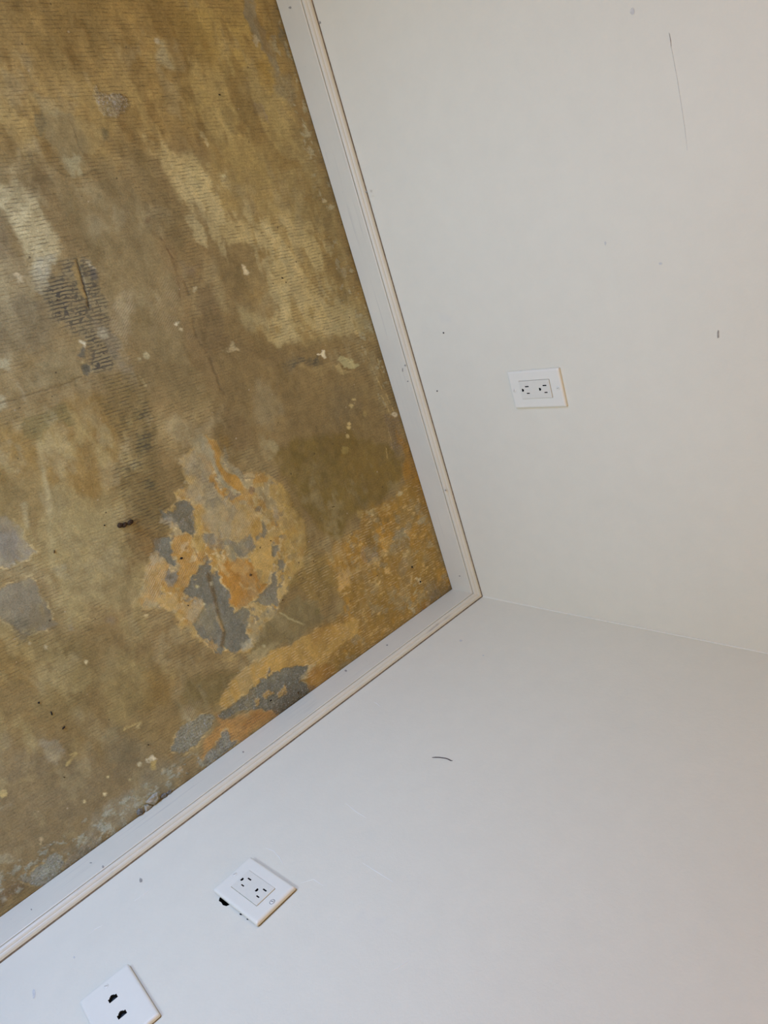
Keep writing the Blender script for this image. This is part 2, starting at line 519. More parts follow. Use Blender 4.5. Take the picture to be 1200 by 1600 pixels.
    F.area([(-20, 320), (12, 330), (35, 390), (50, 430), (40, 440), (-20, 420)], (126, 108, 82), .7, 8, comb=.55)
    F.area([(-20, 400), (50, 405), (70, 450), (60, 470), (-20, 460)], (148, 128, 94), .6, 8, comb=.55)
    F.area([(30, 432), (42, 435), (40, 446), (32, 444)], (188, 166, 132), .8, 2.5)
    F.area([(48, 276), (65, 264), (82, 280), (72, 302), (50, 302)], (108, 87, 57), .7, 7)
    F.area([(62, 290), (85, 302), (112, 370), (128, 402), (105, 412), (92, 386), (80, 340)], (131, 107, 72), .75, 4, comb=.5)
    # --- black combed strip
    F.area([(-20, 468), (40, 464), (82, 480), (88, 522), (60, 546), (30, 552), (-20, 562)], (118, 102, 77), .75, 10, comb=.4)
    F.area([(82, 440), (100, 405), (132, 408), (150, 440), (160, 470), (176, 520), (188, 562), (172, 584), (150, 586), (142, 560), (132, 532), (110, 522), (88, 500)], (126, 110, 82), .8, 4, black=.9, comb=.6)
    F.area([(90, 440), (104, 445), (112, 490), (100, 500)], None, .8, 5, black=1.0)
    F.area([(150, 530), (172, 545), (175, 575), (152, 580)], None, .8, 5, black=1.0)
    F.area([(131, 576), (143, 568), (147, 585), (135, 593)], (97, 92, 84), .9, 2, dh=-.0006)
    F.area([(130, 548), (140, 550), (140, 562), (131, 560)], (98, 92, 84), .85, 2)
    F.area([(105, 410), (116, 407), (129, 450), (136, 472), (128, 470), (115, 440)], (143, 117, 75), .9, 2, black=0, comb=.1)
    F.line([(117, 407), (124, 425), (131, 447), (140, 480)], (62, 52, 40), 2.6, .95, 1.0, dh=-.0012)
    F.area([(124, 412), (135, 409), (146, 424), (138, 426)], (180, 166, 146), .85, 2, pat=.5)
    F.area([(135, 420), (146, 426), (151, 446), (140, 446)], (104, 94, 84), .8, 3)
    F.area([(121, 531), (132, 535), (137, 546), (130, 544)], (200, 186, 166), .95, 1.6)
    F.area([(150, 498), (166, 514), (187, 546), (212, 602), (200, 602), (180, 572), (160, 540)], (133, 118, 97), .7, 4, black=.0)
    F.area([(190, 458), (216, 448), (226, 480), (206, 520), (195, 542), (180, 512)], (162, 144, 112), .6, 6, fine=.8)
    F.area([(160, 512), (168, 515), (170, 530), (162, 528)], (182, 170, 152), .6, 3)
    F.area([(228, 430), (290, 440), (300, 520), (240, 530)], None, .8, 15, fine=.45)
    F.dot(228, 554, 6, (180, 164, 128), .9)
    F.dot(219, 561, 3, (176, 160, 126), .8)
    F.area([(214, 588), (222, 592), (229, 602), (226, 604), (218, 598)], (170, 150, 112), .7, 1.5)
    F.area([(-20, 545), (6, 548), (16, 570), (-20, 572)], (168, 154, 124), .6, 3, comb=.4)
    # --- smooth brown plate and cracks
    F.area([(58, 558), (110, 540), (128, 554), (133, 586), (110, 602), (62, 612), (28, 602)], (139, 119, 85), .9, 4, comb=.03)
    F.area([(18, 583), (28, 590), (43, 622), (34, 626)], (158, 141, 112), .7, 4)
    F.area([(50, 574), (60, 579), (72, 602), (63, 606)], (158, 141, 112), .7, 4)
    F.area([(-20, 605), (6, 612), (8, 630), (-20, 632)], (165, 150, 120), .6, 4)
    F.line([(-10, 631), (20, 625), (60, 612), (95, 601), (128, 589)], (82, 64, 42), 1.8, .8, .8, warp=.004, dh=-.0008, pat=.3)
    F.line([(-10, 668), (20, 656), (48, 647)], (82, 64, 42), 1.6, .7, .8, warp=.004, pat=.4)
    F.area([(-20, 640), (60, 662), (110, 622), (170, 620), (200, 662), (172, 700), (182, 760), (150, 802), (100, 772), (60, 742), (-20, 765)], (137, 107, 59), .8, 12, comb=.06)
    F.area([(30, 656), (100, 630), (112, 660), (62, 690), (33, 690)], (115, 100, 64), .8, 4, comb=.7)
    F.area([(38, 640), (60, 640), (62, 655), (40, 655)], (150, 132, 98), .6, 5)
    F.area([(112, 650), (128, 655), (132, 690), (122, 690)], (156, 134, 92), .5, 4)
    # --- long comb field in the middle, running towards the orange patch
    F.area([(160, 592), (222, 590), (252, 700), (272, 782), (277, 832), (232, 842), (200, 802), (180, 752), (196, 702), (168, 642)], (118, 97, 60), .8, 6, comb=1.0, black=.18)
    for p in ([(212, 676), (236, 678), (240, 706), (216, 712)], [(182, 738), (214, 712), (222, 724), (206, 746)], [(222, 752), (240, 750), (244, 766), (226, 768)], [(208, 640), (224, 645), (222, 660), (208, 656)]):
        F.area(p, (102, 88, 58), .7, 3, black=.6, comb=.9)
    F.area([(225, 560), (280, 560), (330, 620), (300, 660), (250, 640)], (133, 112, 76), .7, 12, comb=.45)
    F.area([(270, 632), (320, 650), (345, 640), (350, 660), (325, 680), (300, 700), (280, 690), (262, 660)], (156, 136, 102), .75, 7, comb=.1)
    F.area([(255, 680), (285, 690), (300, 705), (275, 715), (258, 705)], (150, 127, 88), .6, 6)
    # groove running down the slab
    F.area([(248, 368), (275, 400), (300, 470), (322, 540), (345, 600), (330, 610), (300, 560), (275, 480), (258, 420)], (138, 112, 76), .65, 4, comb=.1)
    F.line([(254, 372), (264, 395), (272, 418), (277, 436)], (98, 70, 46), 2.6, .75, 1.2, pat=.7, warp=.02, dh=-.0006)
    F.line([(277, 440), (280, 465), (283, 478)], (104, 78, 52), 3, .6, 1.5, pat=.5)
    F.line([(286, 446), (299, 478), (312, 512), (322, 540), (333, 575), (346, 618)], (100, 80, 54), 5, .6, 2.6, pat=.75, warp=.03, dh=-.0008)
    F.area([(296, 462), (330, 455), (352, 500), (362, 542), (340, 548), (318, 512)], (118, 96, 66), .8, 6, comb=.55)
    F.area([(282, 412), (312, 410), (315, 440), (290, 440)], (134, 112, 88), .6, 6)
    F.area([(300, 452), (310, 452), (308, 460), (302, 460)], (188, 168, 132), .8, 1.5, pat=.5)
    F.area([(340, 538), (365, 535), (375, 545), (355, 548)], (182, 160, 122), .8, 2, pat=.9)
    F.dot(276, 505, 3, (206, 190, 160))
    F.dot(284, 514, 3, (196, 176, 140))
    # middle-right bits
    F.area([(440, 566), (460, 557), (494, 556), (494, 566), (450, 573)], (110, 96, 72), .7, 2, pat=.5, black=.8)
    F.area([(470, 569), (512, 563), (522, 580), (480, 592)], (166, 140, 95), .6, 4, pat=.6)
    F.area([(522, 562), (535, 557), (549, 561), (562, 571), (550, 575), (535, 573)], (168, 153, 112), .95, 1.8)
    F.line([(524, 570), (540, 577), (556, 576)], (110, 86, 52), 2.5, .6, 1.2)
    F.area([(516, 572), (526, 570), (534, 580), (547, 580), (536, 589), (524, 584)], (170, 145, 100), .85, 2, pat=.3)
    F.area([(495, 552), (503, 549), (506, 556), (498, 558)], (214, 194, 166), .95, 1.2)
    F.area([(398, 598), (430, 604), (442, 640), (422, 662), (400, 652)], (142, 124, 92), .7, 8, fine=.3)
    F.area([(408, 680), (430, 684), (436, 700), (422, 714), (411, 700)], (158, 141, 106), .65, 4, pat=.6)
    F.area([(350, 640), (385, 650), (395, 690), (372, 690), (355, 665)], (124, 100, 68), .6, 8)
    for q in ((550, 634, 3.5), (553, 625, 2.5), (546, 662, 2), (546, 669, 3), (544, 682, 2.5)):
        F.dot(*q, (192, 164, 112), .9)
    F.dot(571, 646, 4, (160, 134, 86), .7)
    F.dot(540, 703, 6, (150, 126, 72), .8)
    for p in ([(576, 558), (585, 580), (597, 607)], [(590, 560), (601, 592)], [(596, 616), (612, 650)], [(604, 616), (619, 650)], [(607, 668), (614, 700)], [(604, 700), (606, 716)]):
        F.line(p, (196, 166, 112), 1.6, .75, .8, warp=0, pat=.35)
    F.dot(617, 648, 4.5, (206, 186, 158), .9)
    F.area([(602, 648), (626, 656), (632, 690), (622, 710), (612, 694)], (124, 102, 76), .75, 3, pat=.5, grit=.5)
    # --- amber margin along the upper baseboard and the corner
    F.area([(622, 672), (640, 684), (668, 770), (694, 860), (664, 838), (642, 770)], (152, 110, 46), .9, 4)
    F.area([(500, 986), (542, 946), (520, 902), (505, 872), (540, 842), (575, 802), (602, 788), (642, 758), (664, 770), (694, 870), (712, 920), (640, 970), (560, 1028), (488, 1080), (480, 1052), (495, 1020)],
           (150, 114, 54), .9, 5, comb=0, gold=.5)
    F.area([(480, 870), (520, 862), (535, 900), (520, 940), (480, 950), (462, 915)], (140, 113, 64), .85, 8, gold=.5)
    F.area([(566, 798), (600, 782), (640, 760), (650, 800), (600, 815)], (146, 112, 54), .7, 8, gold=.2)
    F.area([(650, 735), (662, 750), (676, 800), (664, 800), (652, 765)], (164, 120, 50), .8, 3)
    F.area([(584, 820), (610, 814), (619, 836), (606, 862), (590, 850)], (176, 128, 52), .9, 3, pat=.2)
    F.area([(592, 838), (612, 842), (606, 862), (594, 852)], (186, 142, 72), .7, 2)
    F.area([(525, 888), (546, 888), (552, 912), (530, 922)], (186, 145, 80), .85, 3, fine=.8)
    F.area([(620, 828), (642, 826), (642, 850), (618, 868), (613, 856)], (142, 126, 96), .9, 3, grit=.5, dh=-.0004)
    F.area([(615, 800), (645, 790), (648, 820), (625, 826)], (146, 120, 76), .6, 5, pat=.4)
    F.area([(564, 854), (580, 849), (592, 866), (597, 878), (580, 882), (563, 870)], (142, 122, 96), .85, 3, pat=.4, grit=.5)
    F.area([(650, 820), (660, 812), (669, 811), (662, 823), (652, 825)], (150, 132, 104), .85, 2)
    F.area([(628, 868), (641, 880), (634, 905), (622, 895)], (144, 122, 90), .7, 3, pat=.5)
    F.area([(577, 798), (590, 792), (594, 801), (585, 807), (578, 804)], (182, 160, 116), .95, 1.8)
    F.area([(594, 792), (600, 784), (604, 794), (598, 798)], (176, 148, 96), .8, 2)
    F.area([(604, 784), (612, 784), (611, 794), (604, 792)], (186, 164, 120), .85, 1.8)
    F.dot(626, 771, 4, (176, 156, 120), .85)
    F.area([(563, 800), (575, 798), (572, 810), (564, 808)], (166, 136, 80), .7, 3)
    F.area([(568, 880), (600, 868), (598, 886), (560, 895), (540, 905), (548, 892)], (196, 160, 104), .6, 2, pat=.95)
    F.dot(602, 864, 6, (206, 176, 124), .8, pat=.6)
    F.area([(625, 862), (640, 858), (638, 870), (628, 874)], (202, 174, 124), .8, 2, pat=.7)
    F.area([(606, 890), (614, 888), (613, 898), (607, 897)], (190, 152, 92), .8, 2)
    F.area([(591, 908), (599, 908), (597, 918), (592, 918)], (196, 164, 112), .85, 2)
    F.area([(636, 900), (648, 898), (644, 912), (636, 910)], (186, 158, 116), .6, 2, pat=.8)
    F.area([(652, 795), (644, 820), (640, 840), (637, 838), (641, 815)], (190, 160, 110), .6, 2, pat=.7)
    F.area([(652, 905), (661, 903), (663, 910), (655, 912)], (190, 168, 132), .9, 1.6)
    F.area([(664, 915), (680, 898), (694, 893), (714, 918), (692, 934), (672, 940)], (129, 109, 82), .9, 5, grit=.6, gold=0)
    F.area([(662, 878), (676, 880), (690, 892), (672, 895)], (134, 110, 74), .7, 5, pat=.4)
    F.area([(646, 930), (650, 925), (658, 920), (663, 929), (655, 938), (646, 936)], (174, 158, 124), .95, 1.8)
    F.area([(640, 938), (648, 938), (645, 948), (640, 946)], (150, 138, 116), .8, 2)
    F.area([(638, 950), (646, 948), (646, 960), (640, 958)], (176, 160, 130), .85, 2)
    F.dot(669, 944, 3, (196, 176, 150), .9)
    F.area([(655, 935), (672, 940), (655, 955), (645, 950)], (150, 108, 52), .7, 3)
    AM = [(500, 986), (542, 946), (520, 902), (505, 872), (540, 842), (575, 802), (642, 758), (664, 770), (694, 870), (706, 918), (640, 965), (560, 1022), (488, 1076), (495, 1020)]
    F.mottle(AM, (140, 108, 54), .75, 24, .50, .62, seed=21, gold=.3)
    F.mottle(AM, (172, 127, 56), .5, 22, .56, .66, seed=22)
    F.mottle(AM, (148, 128, 94), .6, 44, .62, .70, seed=23, grit=.3)
    F.mottle(AM, (206, 170, 114), .5, 130, .655, .71, seed=24, ax=2.2, ay=.6)
    # --- orange patch, centre
    F.area([(320, 677), (336, 685), (344, 709), (360, 719), (384, 741), (413, 735), (440, 757), (453, 783), (472, 810), (478, 842), (478, 877), (456, 909),
            (440, 943), (429, 957), (413, 983), (403, 1005), (392, 1023), (371, 1023), (333, 1010), (307, 999), (283, 981), (272, 957), (235, 951), (205, 946),
            (221, 927), (229, 890), (240, 871), (269, 837), (261, 799), (280, 781), (275, 770), (293, 762), (280, 717), (299, 703)], (176, 143, 86), .95, 3, warp=.012, comb=0, fine=.35, dh=.0004)
    OR = [(299, 703), (320, 677), (344, 709), (384, 741), (413, 735), (453, 783), (478, 842), (478, 877), (440, 943), (403, 1005), (371, 1023), (307, 999), (272, 957), (205, 946), (229, 890), (269, 837), (280, 781)]
    F.mottle(OR, (190, 160, 106), .7, 45, .50, .62, seed=11, ax=.6)
    F.mottle(OR, (168, 124, 60), .75, 40, .52, .60, seed=12)
    F.mottle(OR, (160, 143, 112), .7, 36, .56, .64, seed=13, fine=.1)
    F.mottle(OR, (128, 116, 98), .8, 70, .63, .68, seed=14, dh=-.0006)
    F.mottle(OR, (206, 180, 134), .75, 150, .62, .70, seed=15)
    F.area([(440, 757), (472, 810), (478, 880), (450, 912), (436, 880), (440, 820), (425, 780)], (164, 132, 72), .7, 6)
    F.area([(280, 717), (299, 702), (318, 688), (332, 720), (330, 745), (345, 765), (362, 790), (392, 790), (374, 836), (330, 842), (314, 830), (318, 800), (300, 790), (285, 770), (300, 745)], (160, 141, 110), .85, 5, fine=.3)
    F.area([(284, 720), (310, 714), (330, 740), (341, 775), (346, 792), (320, 786), (308, 762), (294, 740)], (162, 144, 114), .8, 4, pat=.3, black=.38)
    F.area([(318, 778), (345, 780), (344, 794), (320, 796)], (124, 116, 102), .7, 3, pat=.4)
    F.area([(300, 680), (320, 672), (328, 700), (320, 715), (300, 705)], (162, 146, 114), .7, 4)
    F.area([(322, 678), (334, 688), (341, 714), (352, 735), (374, 745), (377, 760), (366, 766), (350, 752), (338, 730), (328, 705)], (172, 127, 60), .95, 2)
    F.area([(326, 738), (340, 765), (354, 775), (346, 782), (332, 766), (321, 746)], (176, 130, 64), .9, 2)
    F.area([(335, 675), (352, 680), (356, 712), (345, 708)], (148, 112, 58), .7, 4)
    F.line([(326, 702), (333, 722), (342, 744), (352, 758), (366, 769)], (164, 149, 118), 7, .95, 2)
    F.line([(336, 728), (344, 745), (354, 758)], (136, 124, 102), 2, .6, 1)
    F.area([(345, 696), (360, 714), (388, 744), (382, 758), (365, 730), (346, 714)], (142, 127, 100), .85, 3, pat=.3, black=.25)
    F.line([(378, 735), (382, 748), (400, 746)], (100, 84, 62), 1.6, .6, .8, pat=.3)
    F.dot(393, 766, 5, (128, 100, 74), .8)
    F.area([(366, 780), (395, 800), (404, 830), (385, 845), (362, 838), (368, 810)], (182, 148, 90), .8, 3, fine=.7)
    F.area([(396, 815), (412, 822), (408, 850), (396, 858), (388, 846)], (178, 138, 72), .9, 2)
    F.area([(428, 792), (440, 796), (436, 815), (424, 820)], (160, 140, 118), .75, 4)
    F.line([(412, 772), (414, 785), (404, 798), (412, 806)], (138, 106, 58), 2.5, .6, 1.4)
    F.area([(434, 800), (458, 800), (456, 826), (440, 830)], (142, 118, 74), .7, 5, pat=.5)
    F.line([(448, 775), (466, 805), (478, 840), (479, 880), (456, 915)], (138, 112, 62), 16, .7, 9, pat=.45)
    grey = (119, 114, 106)
    G = dict(dh=-.0011, fine=0.0, comb=0.0)
    F.area([(278, 783), (298, 784), (304, 800), (308, 826), (300, 842), (285, 836), (268, 816), (253, 797), (275, 800)], (118, 111, 100), .97, 1.6, grit=.35, **G)
    F.area([(258, 802), (272, 812), (280, 826), (268, 828), (258, 815)], (166, 152, 130), .75, 3, pat=.4)
    F.area([(242, 845), (254, 838), (270, 840), (274, 865), (281, 886), (275, 891), (262, 876), (247, 863)], grey, .97, 1.6, grit=.3, **G)
    F.area([(240, 866), (252, 862), (262, 876), (256, 888), (241, 884)], (176, 155, 122), .8, 2.5, pat=.4, fine=.6)
    F.area([(252, 905), (264, 897), (282, 899), (283, 912), (274, 922), (258, 913)], (136, 127, 118), .9, 3, grit=.4)
    F.area([(256, 902), (270, 901), (274, 908), (260, 910)], (112, 104, 96), .8, 3)
    F.area([(272, 842), (295, 838), (301, 870), (320, 880), (306, 902), (285, 927), (280, 915), (283, 890), (272, 860)], (176, 132, 68), .95, 1.6, fine=.5)
    F.area([(285, 858), (295, 852), (290, 872), (284, 876)], (190, 164, 124), .7, 2, fine=.6)
    F.area([(300, 870), (306, 876), (304, 888), (298, 884)], (196, 172, 130), .7, 1.6)
    F.area([(305, 800), (318, 800), (316, 830), (322, 870), (305, 868), (304, 838)], (170, 136, 74), .8, 3)
    F.line([(303, 858), (308, 872), (313, 880)], (120, 88, 50), 2, .7, 1)
    F.area([(289, 927), (305, 905), (315, 890), (325, 881), (327, 900), (335, 906), (337, 894), (346, 915), (360, 930), (362, 945), (372, 952), (393, 950), (390, 990), (395, 1005), (380, 1020), (368, 1026), (350, 1010), (341, 1024), (330, 1006), (307, 997), (304, 985), (312, 960), (310, 940)],
           (120, 115, 108), .98, 1.6, grit=.3, **G)
    F.area([(297, 935), (311, 940), (311, 975), (303, 985), (296, 965)], (168, 154, 134), .75, 3, pat=.3)
    F.area([(380, 1008), (396, 995), (400, 1010), (384, 1026)], (170, 158, 134), .7, 2.5, pat=.5)
    F.line([(324, 900), (331, 920), (339, 950), (347, 975), (352, 990), (347, 1008)], (100, 80, 52), 8, .85, 3, dh=.0008)
    F.line([(340, 965), (345, 972), (350, 984)], (170, 136, 92), 5, .85, 1.6, pat=.3, dh=.001)
    F.area([(326, 998), (342, 1002), (340, 1018), (330, 1010)], (158, 126, 74), .8, 2, fine=.8)
    F.dot(309, 917, 4, (186, 168, 122), .95)
    F.dot(319, 945, 2, (226, 214, 190))
    F.dot(331, 912, 3, (166, 156, 142), .8)
    F.area([(316, 842), (335, 834), (351, 844), (353, 856), (335, 866), (321, 859)], (132, 123, 112), .9, 2.5, pat=.45, grit=.3, dh=-.0007)
    F.area([(354, 838), (375, 844), (396, 837), (406, 855), (395, 866), (380, 873), (367, 859), (350, 850)], (131, 123, 111), .95, 2.2, pat=.25, grit=.3, dh=-.0007)
    F.area([(411, 818), (418, 835), (416, 850), (407, 846)], (128, 120, 106), .9, 2, dh=-.0006)
    F.area([(408, 849), (431, 848), (429, 880), (421, 910), (405, 921), (400, 900), (397, 875)], (188, 151, 88), .9, 2)
    F.area([(340, 888), (355, 878), (372, 870), (395, 884), (403, 906), (421, 915), (416, 929), (395, 936), (388, 946), (370, 949), (361, 940), (359, 925), (345, 910)], (171, 120, 52), .95, 2, fine=.2, dh=.0003)
    F.area([(360, 872), (378, 874), (392, 890), (380, 900), (366, 890)], (190, 148, 88), .7, 3, pat=.6)
    F.area([(338, 880), (348, 882), (362, 896), (355, 900), (343, 892)], (204, 172, 118), .7, 2, pat=.5)
    F.area([(374, 912), (395, 918), (400, 925), (380, 924)], (200, 166, 110), .6, 2, pat=.6, fine=.5)
    F.area([(402, 892), (411, 895), (409, 915), (402, 905)], (150, 126, 84), .7, 2.5)
    F.area([(358, 852), (366, 880), (372, 870), (368, 858)], (140, 132, 108), .7, 3)
    F.area([(432, 860), (438, 858), (437, 872), (431, 873)], (128, 120, 108), .95, 1.4, dh=-.0006)
    F.area([(436, 878), (444, 876), (449, 884), (446, 892), (438, 890)], (128, 121, 110), .95, 1.4, dh=-.0006)
    F.area([(429, 896), (438, 892), (436, 910), (440, 930), (440, 946), (425, 946), (404, 938), (394, 943), (410, 928), (422, 918)], (127, 120, 110), .97, 1.6, grit=.4, dh=-.0009)
    F.area([(413, 957), (423, 951), (421, 960)], (130, 120, 104), .9, 1.6)
    F.area([(283, 947), (308, 950), (311, 982), (300, 988), (288, 972)], (188, 158, 110), .7, 4, pat=.6, fine=.5)
    F.area([(229, 890), (256, 880), (271, 886), (256, 920), (245, 947), (222, 936)], (180, 141, 84), .8, 3, fine=.9)
    F.area([(243, 942), (280, 930), (284, 955), (262, 958)], (184, 148, 90), .8, 2, fine=.7)
    F.area([(205, 932), (225, 935), (222, 952), (206, 948)], (190, 158, 108), .6, 2, pat=.8)
    F.area([(262, 990), (285, 985), (300, 1000), (280, 1008)], (176, 150, 106), .6, 3, pat=.6)
    F.area([(350, 1020), (385, 1024), (400, 1030), (340, 1034)], (172, 144, 96), .6, 3, pat=.6)
    # olive film between patch and band
    F.area([(392, 1022), (410, 988), (440, 952), (470, 930), (500, 948), (508, 968), (480, 992), (440, 1012), (412, 1028)], (125, 108, 74), .92, 4, comb=0, fine=.1)
    F.line([(438, 958), (450, 965), (458, 968), (476, 976)], (176, 158, 118), 3, .7, 1.4, pat=.6)
    F.line([(398, 988), (412, 975), (428, 964)], (192, 160, 106), 3, .6, 1.4, pat=.4)
    F.dot(496, 957, 5, (118, 104, 66), .8)
    F.dot(413, 1009, 3, (180, 166, 130), .8)
    # --- orange band and broken concrete along the lower baseboard
    F.area([(334, 1106), (345, 1085), (383, 1047), (425, 1022), (458, 1005), (500, 984), (532, 972), (560, 965), (560, 990), (500, 1042), (480, 1052), (450, 1050), (420, 1066), (395, 1076), (380, 1092), (355, 1107)], (180, 142, 80), .93, 3, comb=0, gold=.6, dh=.0004)
    F.area([(480, 985), (540, 965), (545, 985), (490, 1015)], (172, 130, 68), .6, 6)
    F.area([(392, 1025), (420, 1008), (440, 1008), (410, 1035), (388, 1045)], (170, 150, 112), .7, 4)
    F.area([(290, 1060), (380, 1038), (384, 1048), (345, 1086), (332, 1108), (280, 1112)], (118, 100, 63), .85, 6, comb=.35)
    F.area([(285, 1095), (315, 1090), (310, 1130), (288, 1128)], (128, 110, 78), .7, 4, fine=.6)
    F.area([(336, 1122), (360, 1106), (385, 1086), (400, 1071), (430, 1050), (460, 1041), (483, 1039), (486, 1050), (470, 1061), (490, 1068), (500, 1080), (440, 1120), (430, 1108), (415, 1111), (395, 1113), (380, 1108), (350, 1123)], (124, 119, 111), .97, 1.8, grit=.8, dh=-.0012, gold=0)
    F.area([(448, 1072), (488, 1068), (492, 1082), (438, 1118), (430, 1110), (445, 1092)], (98, 90, 82), .75, 4, pat=.5, grit=1.0)
    F.area([(470, 1060), (486, 1040), (500, 1034), (492, 1050), (480, 1058)], (186, 164, 126), .7, 2, pat=.6)
    for p in ([(415, 1086), (424, 1077), (431, 1084), (422, 1093)], [(437, 1082), (446, 1072), (449, 1081), (440, 1090)], [(401, 1095), (409, 1092), (412, 1102), (406, 1106)], [(414, 1055), (422, 1047), (424, 1051), (418, 1057)]):
        F.area(p, (176, 142, 90) if p[0][0] != 414 else (118, 110, 104), .95, 1.4, dh=.0011, grit=0)
    F.area([(300, 1205), (312, 1178), (325, 1155), (340, 1135), (334, 1120), (350, 1126), (375, 1118), (410, 1112), (425, 1108), (440, 1117), (370, 1170), (350, 1150), (340, 1160), (330, 1176)], (171, 127, 74), .93, 3, fine=.3, pat=.12)
    F.area([(400, 1112), (438, 1112), (380, 1158), (375, 1140)], (164, 116, 62), .8, 4)
    F.area([(486, 1050), (510, 1036), (530, 1045), (490, 1082)], (160, 116, 58), .8, 4, gold=.5)
    F.area([(268, 1156), (280, 1140), (295, 1129), (320, 1120), (331, 1125), (328, 1141), (310, 1160), (300, 1172), (280, 1182), (269, 1176)], (143, 138, 129), .93, 2.4, grit=1.0, dh=-.0008)
    F.area([(345, 1150), (355, 1144), (363, 1160), (372, 1166), (322, 1205), (308, 1197), (320, 1178), (335, 1172)], (146, 143, 140), .93, 2.4, grit=1.0, dh=-.0008)
    F.area([(286, 1118), (294, 1110), (298, 1130), (290, 1136)], (168, 158, 138), .6, 2, pat=.7)
    F.area([(230, 1200), (300, 1175), (320, 1200), (260, 1240), (225, 1240)], (140, 126, 102), .7, 10)
    F.area([(290, 1180), (310, 1180), (302, 1215), (280, 1222)], (152, 124, 84), .6, 5)
    # --- lower left field
    F.area([(180, 1018), (230, 1028), (236, 1090), (200, 1122), (165, 1112), (150, 1060)], (158, 135, 90), .75, 10, comb=.3)
    F.area([(148, 995), (176, 1005), (192, 1040), (160, 1072), (146, 1062)], (154, 134, 95), .6, 10)
    F.area([(60, 1000), (140, 1000), (150, 1060), (120, 1120), (70, 1110)], (122, 102, 64), .7, 14, comb=.45)
    F.area([(228, 1048), (272, 1058), (266, 1102), (230, 1106)], (141, 111, 62), .7, 10)
    F.area([(-20, 995), (40, 1008), (52, 1062), (-20, 1085)], (142, 113, 66), .7, 12)
    F.area([(150, 1150), (210, 1145), (220, 1180), (160, 1195)], (124, 108, 80), .6, 10, comb=.2)
    F.area([(62, 1166), (90, 1158), (107, 1175), (86, 1197), (69, 1191)], (148, 135, 114), .75, 4, fine=.4)
    F.area([(140, 1140), (175, 1130), (180, 1145), (150, 1158)], (148, 131, 98), .6, 5)
    F.area([(50, 1100), (75, 1060), (85, 1080), (60, 1115)], (150, 128, 86), .5, 8)
    for p, w in (([(104, 1197), (111, 1188), (120, 1177)], 4), ([(110, 1180), (118, 1176)], 3), ([(196, 1137), (210, 1131), (222, 1127)], 3)):
        F.line(p, (202, 174, 116), w, .85, 1.4, pat=.5)
    F.area([(214, 1132), (223, 1125), (221, 1134)], (190, 166, 120), .85, 2)
    F.area([(226, 1191), (240, 1184), (243, 1192), (232, 1199)], (208, 192, 166), .9, 1.6, pat=.35)
    F.area([(234, 1197), (246, 1192), (245, 1204), (236, 1206)], (182, 154, 98), .85, 2)
    F.dot(219, 1195, 3, (190, 172, 140)); F.dot(255, 1204, 4, (180, 160, 128), .8); F.dot(281, 1204, 5, (184, 158, 128), .75)
    F.dot(5, 1240, 5, (198, 172, 116), .9); F.dot(165, 1241, 2.5, (214, 192, 150)); F.dot(132, 1253, 2, (206, 184, 140)); F.dot(203, 1217, 2, (206, 186, 140)); F.dot(169, 1215, 1.8, (206, 186, 140))
    F.dot(135, 192 + 842, 2.2, (206, 182, 140)); F.dot(71, 1011, 2.5, (216, 198, 170)); F.dot(46, 1007, 2.5, (206, 186, 150)); F.dot(135, 883, 4, (196, 174, 136), .9); F.dot(229, 962, 3, (196, 170, 124)); F.dot(22, 882, 2, (210, 190, 160))
    F.area([(55, 1316), (62, 1311), (65, 1318), (57, 1323)], (194, 168, 132), .9, 1.6, pat=.25)
    F.dot(82, 1328, 3, (172, 146, 110), .8)
    F.area([(-20, 1335), (10, 1335), (30, 1346), (-20, 1350)], (160, 146, 122), .8, 3)
    F.area([(-20, 1275), (12, 1262), (18, 1270), (-20, 1290)], (152, 140, 120), .7, 4)
    F.area([(32, 1225), (52, 1212), (54, 1218), (36, 1230)], (172, 148, 106), .6, 2, pat=.6)
    F.area([(88, 1215), (125, 1203), (122, 1212), (92, 1225)], (104, 92, 70), .55, 3, pat=.4)
    F.area([(165, 1250), (235, 1225), (240, 1250), (190, 1285), (150, 1300), (100, 1340), (85, 1335), (140, 1290)], (144, 132, 112), .75, 6, pat=.3, grit=.4)
    F.area([(34, 1378), (45, 1365), (62, 1354), (85, 1335), (96, 1340), (97, 1362), (60, 1392), (46, 1390)], (152, 149, 146), .93, 2.6, grit=1.0, dh=-.0008)
    F.area([(150, 1291), (168, 1288), (170, 1298), (155, 1306)], (168, 166, 164), .9, 2.4, grit=.8)
    F.area([(95, 1345), (130, 1310), (148, 1300), (150, 1322), (100, 1362)], (144, 132, 114), .8, 4, pat=.4, grit=.8)
    F.area([(-20, 1395), (34, 1372), (46, 1392), (20, 1420), (-20, 1450)], (120, 98, 72), .85, 5, grit=.5)
    F.dot(6, 1404, 5, (172, 166, 164), .8)
    # --- left edge grey
    F.area([(-20, 800), (15, 804), (36, 830), (46, 850), (62, 860), (50, 871), (25, 872), (20, 881), (-20, 890)], (136, 124, 110), .92, 2.6, dh=-.0006, comb=0)
    F.area([(-20, 925), (30, 908), (50, 904), (62, 930), (76, 958), (79, 975), (50, 986), (38, 992), (20, 986), (-20, 955)], (135, 124, 111), .9, 3, dh=-.0006, comb=0)
    F.area([(11, 970), (35, 958), (42, 985), (26, 1003)], (118, 106, 84), .75, 4, black=.5)
    F.area([(105, 970), (112, 965), (114, 985), (107, 986)], (136, 124, 110), .6, 4)
    F.area([(172, 960), (182, 962), (180, 974), (172, 972)], (132, 118, 104), .6, 4)
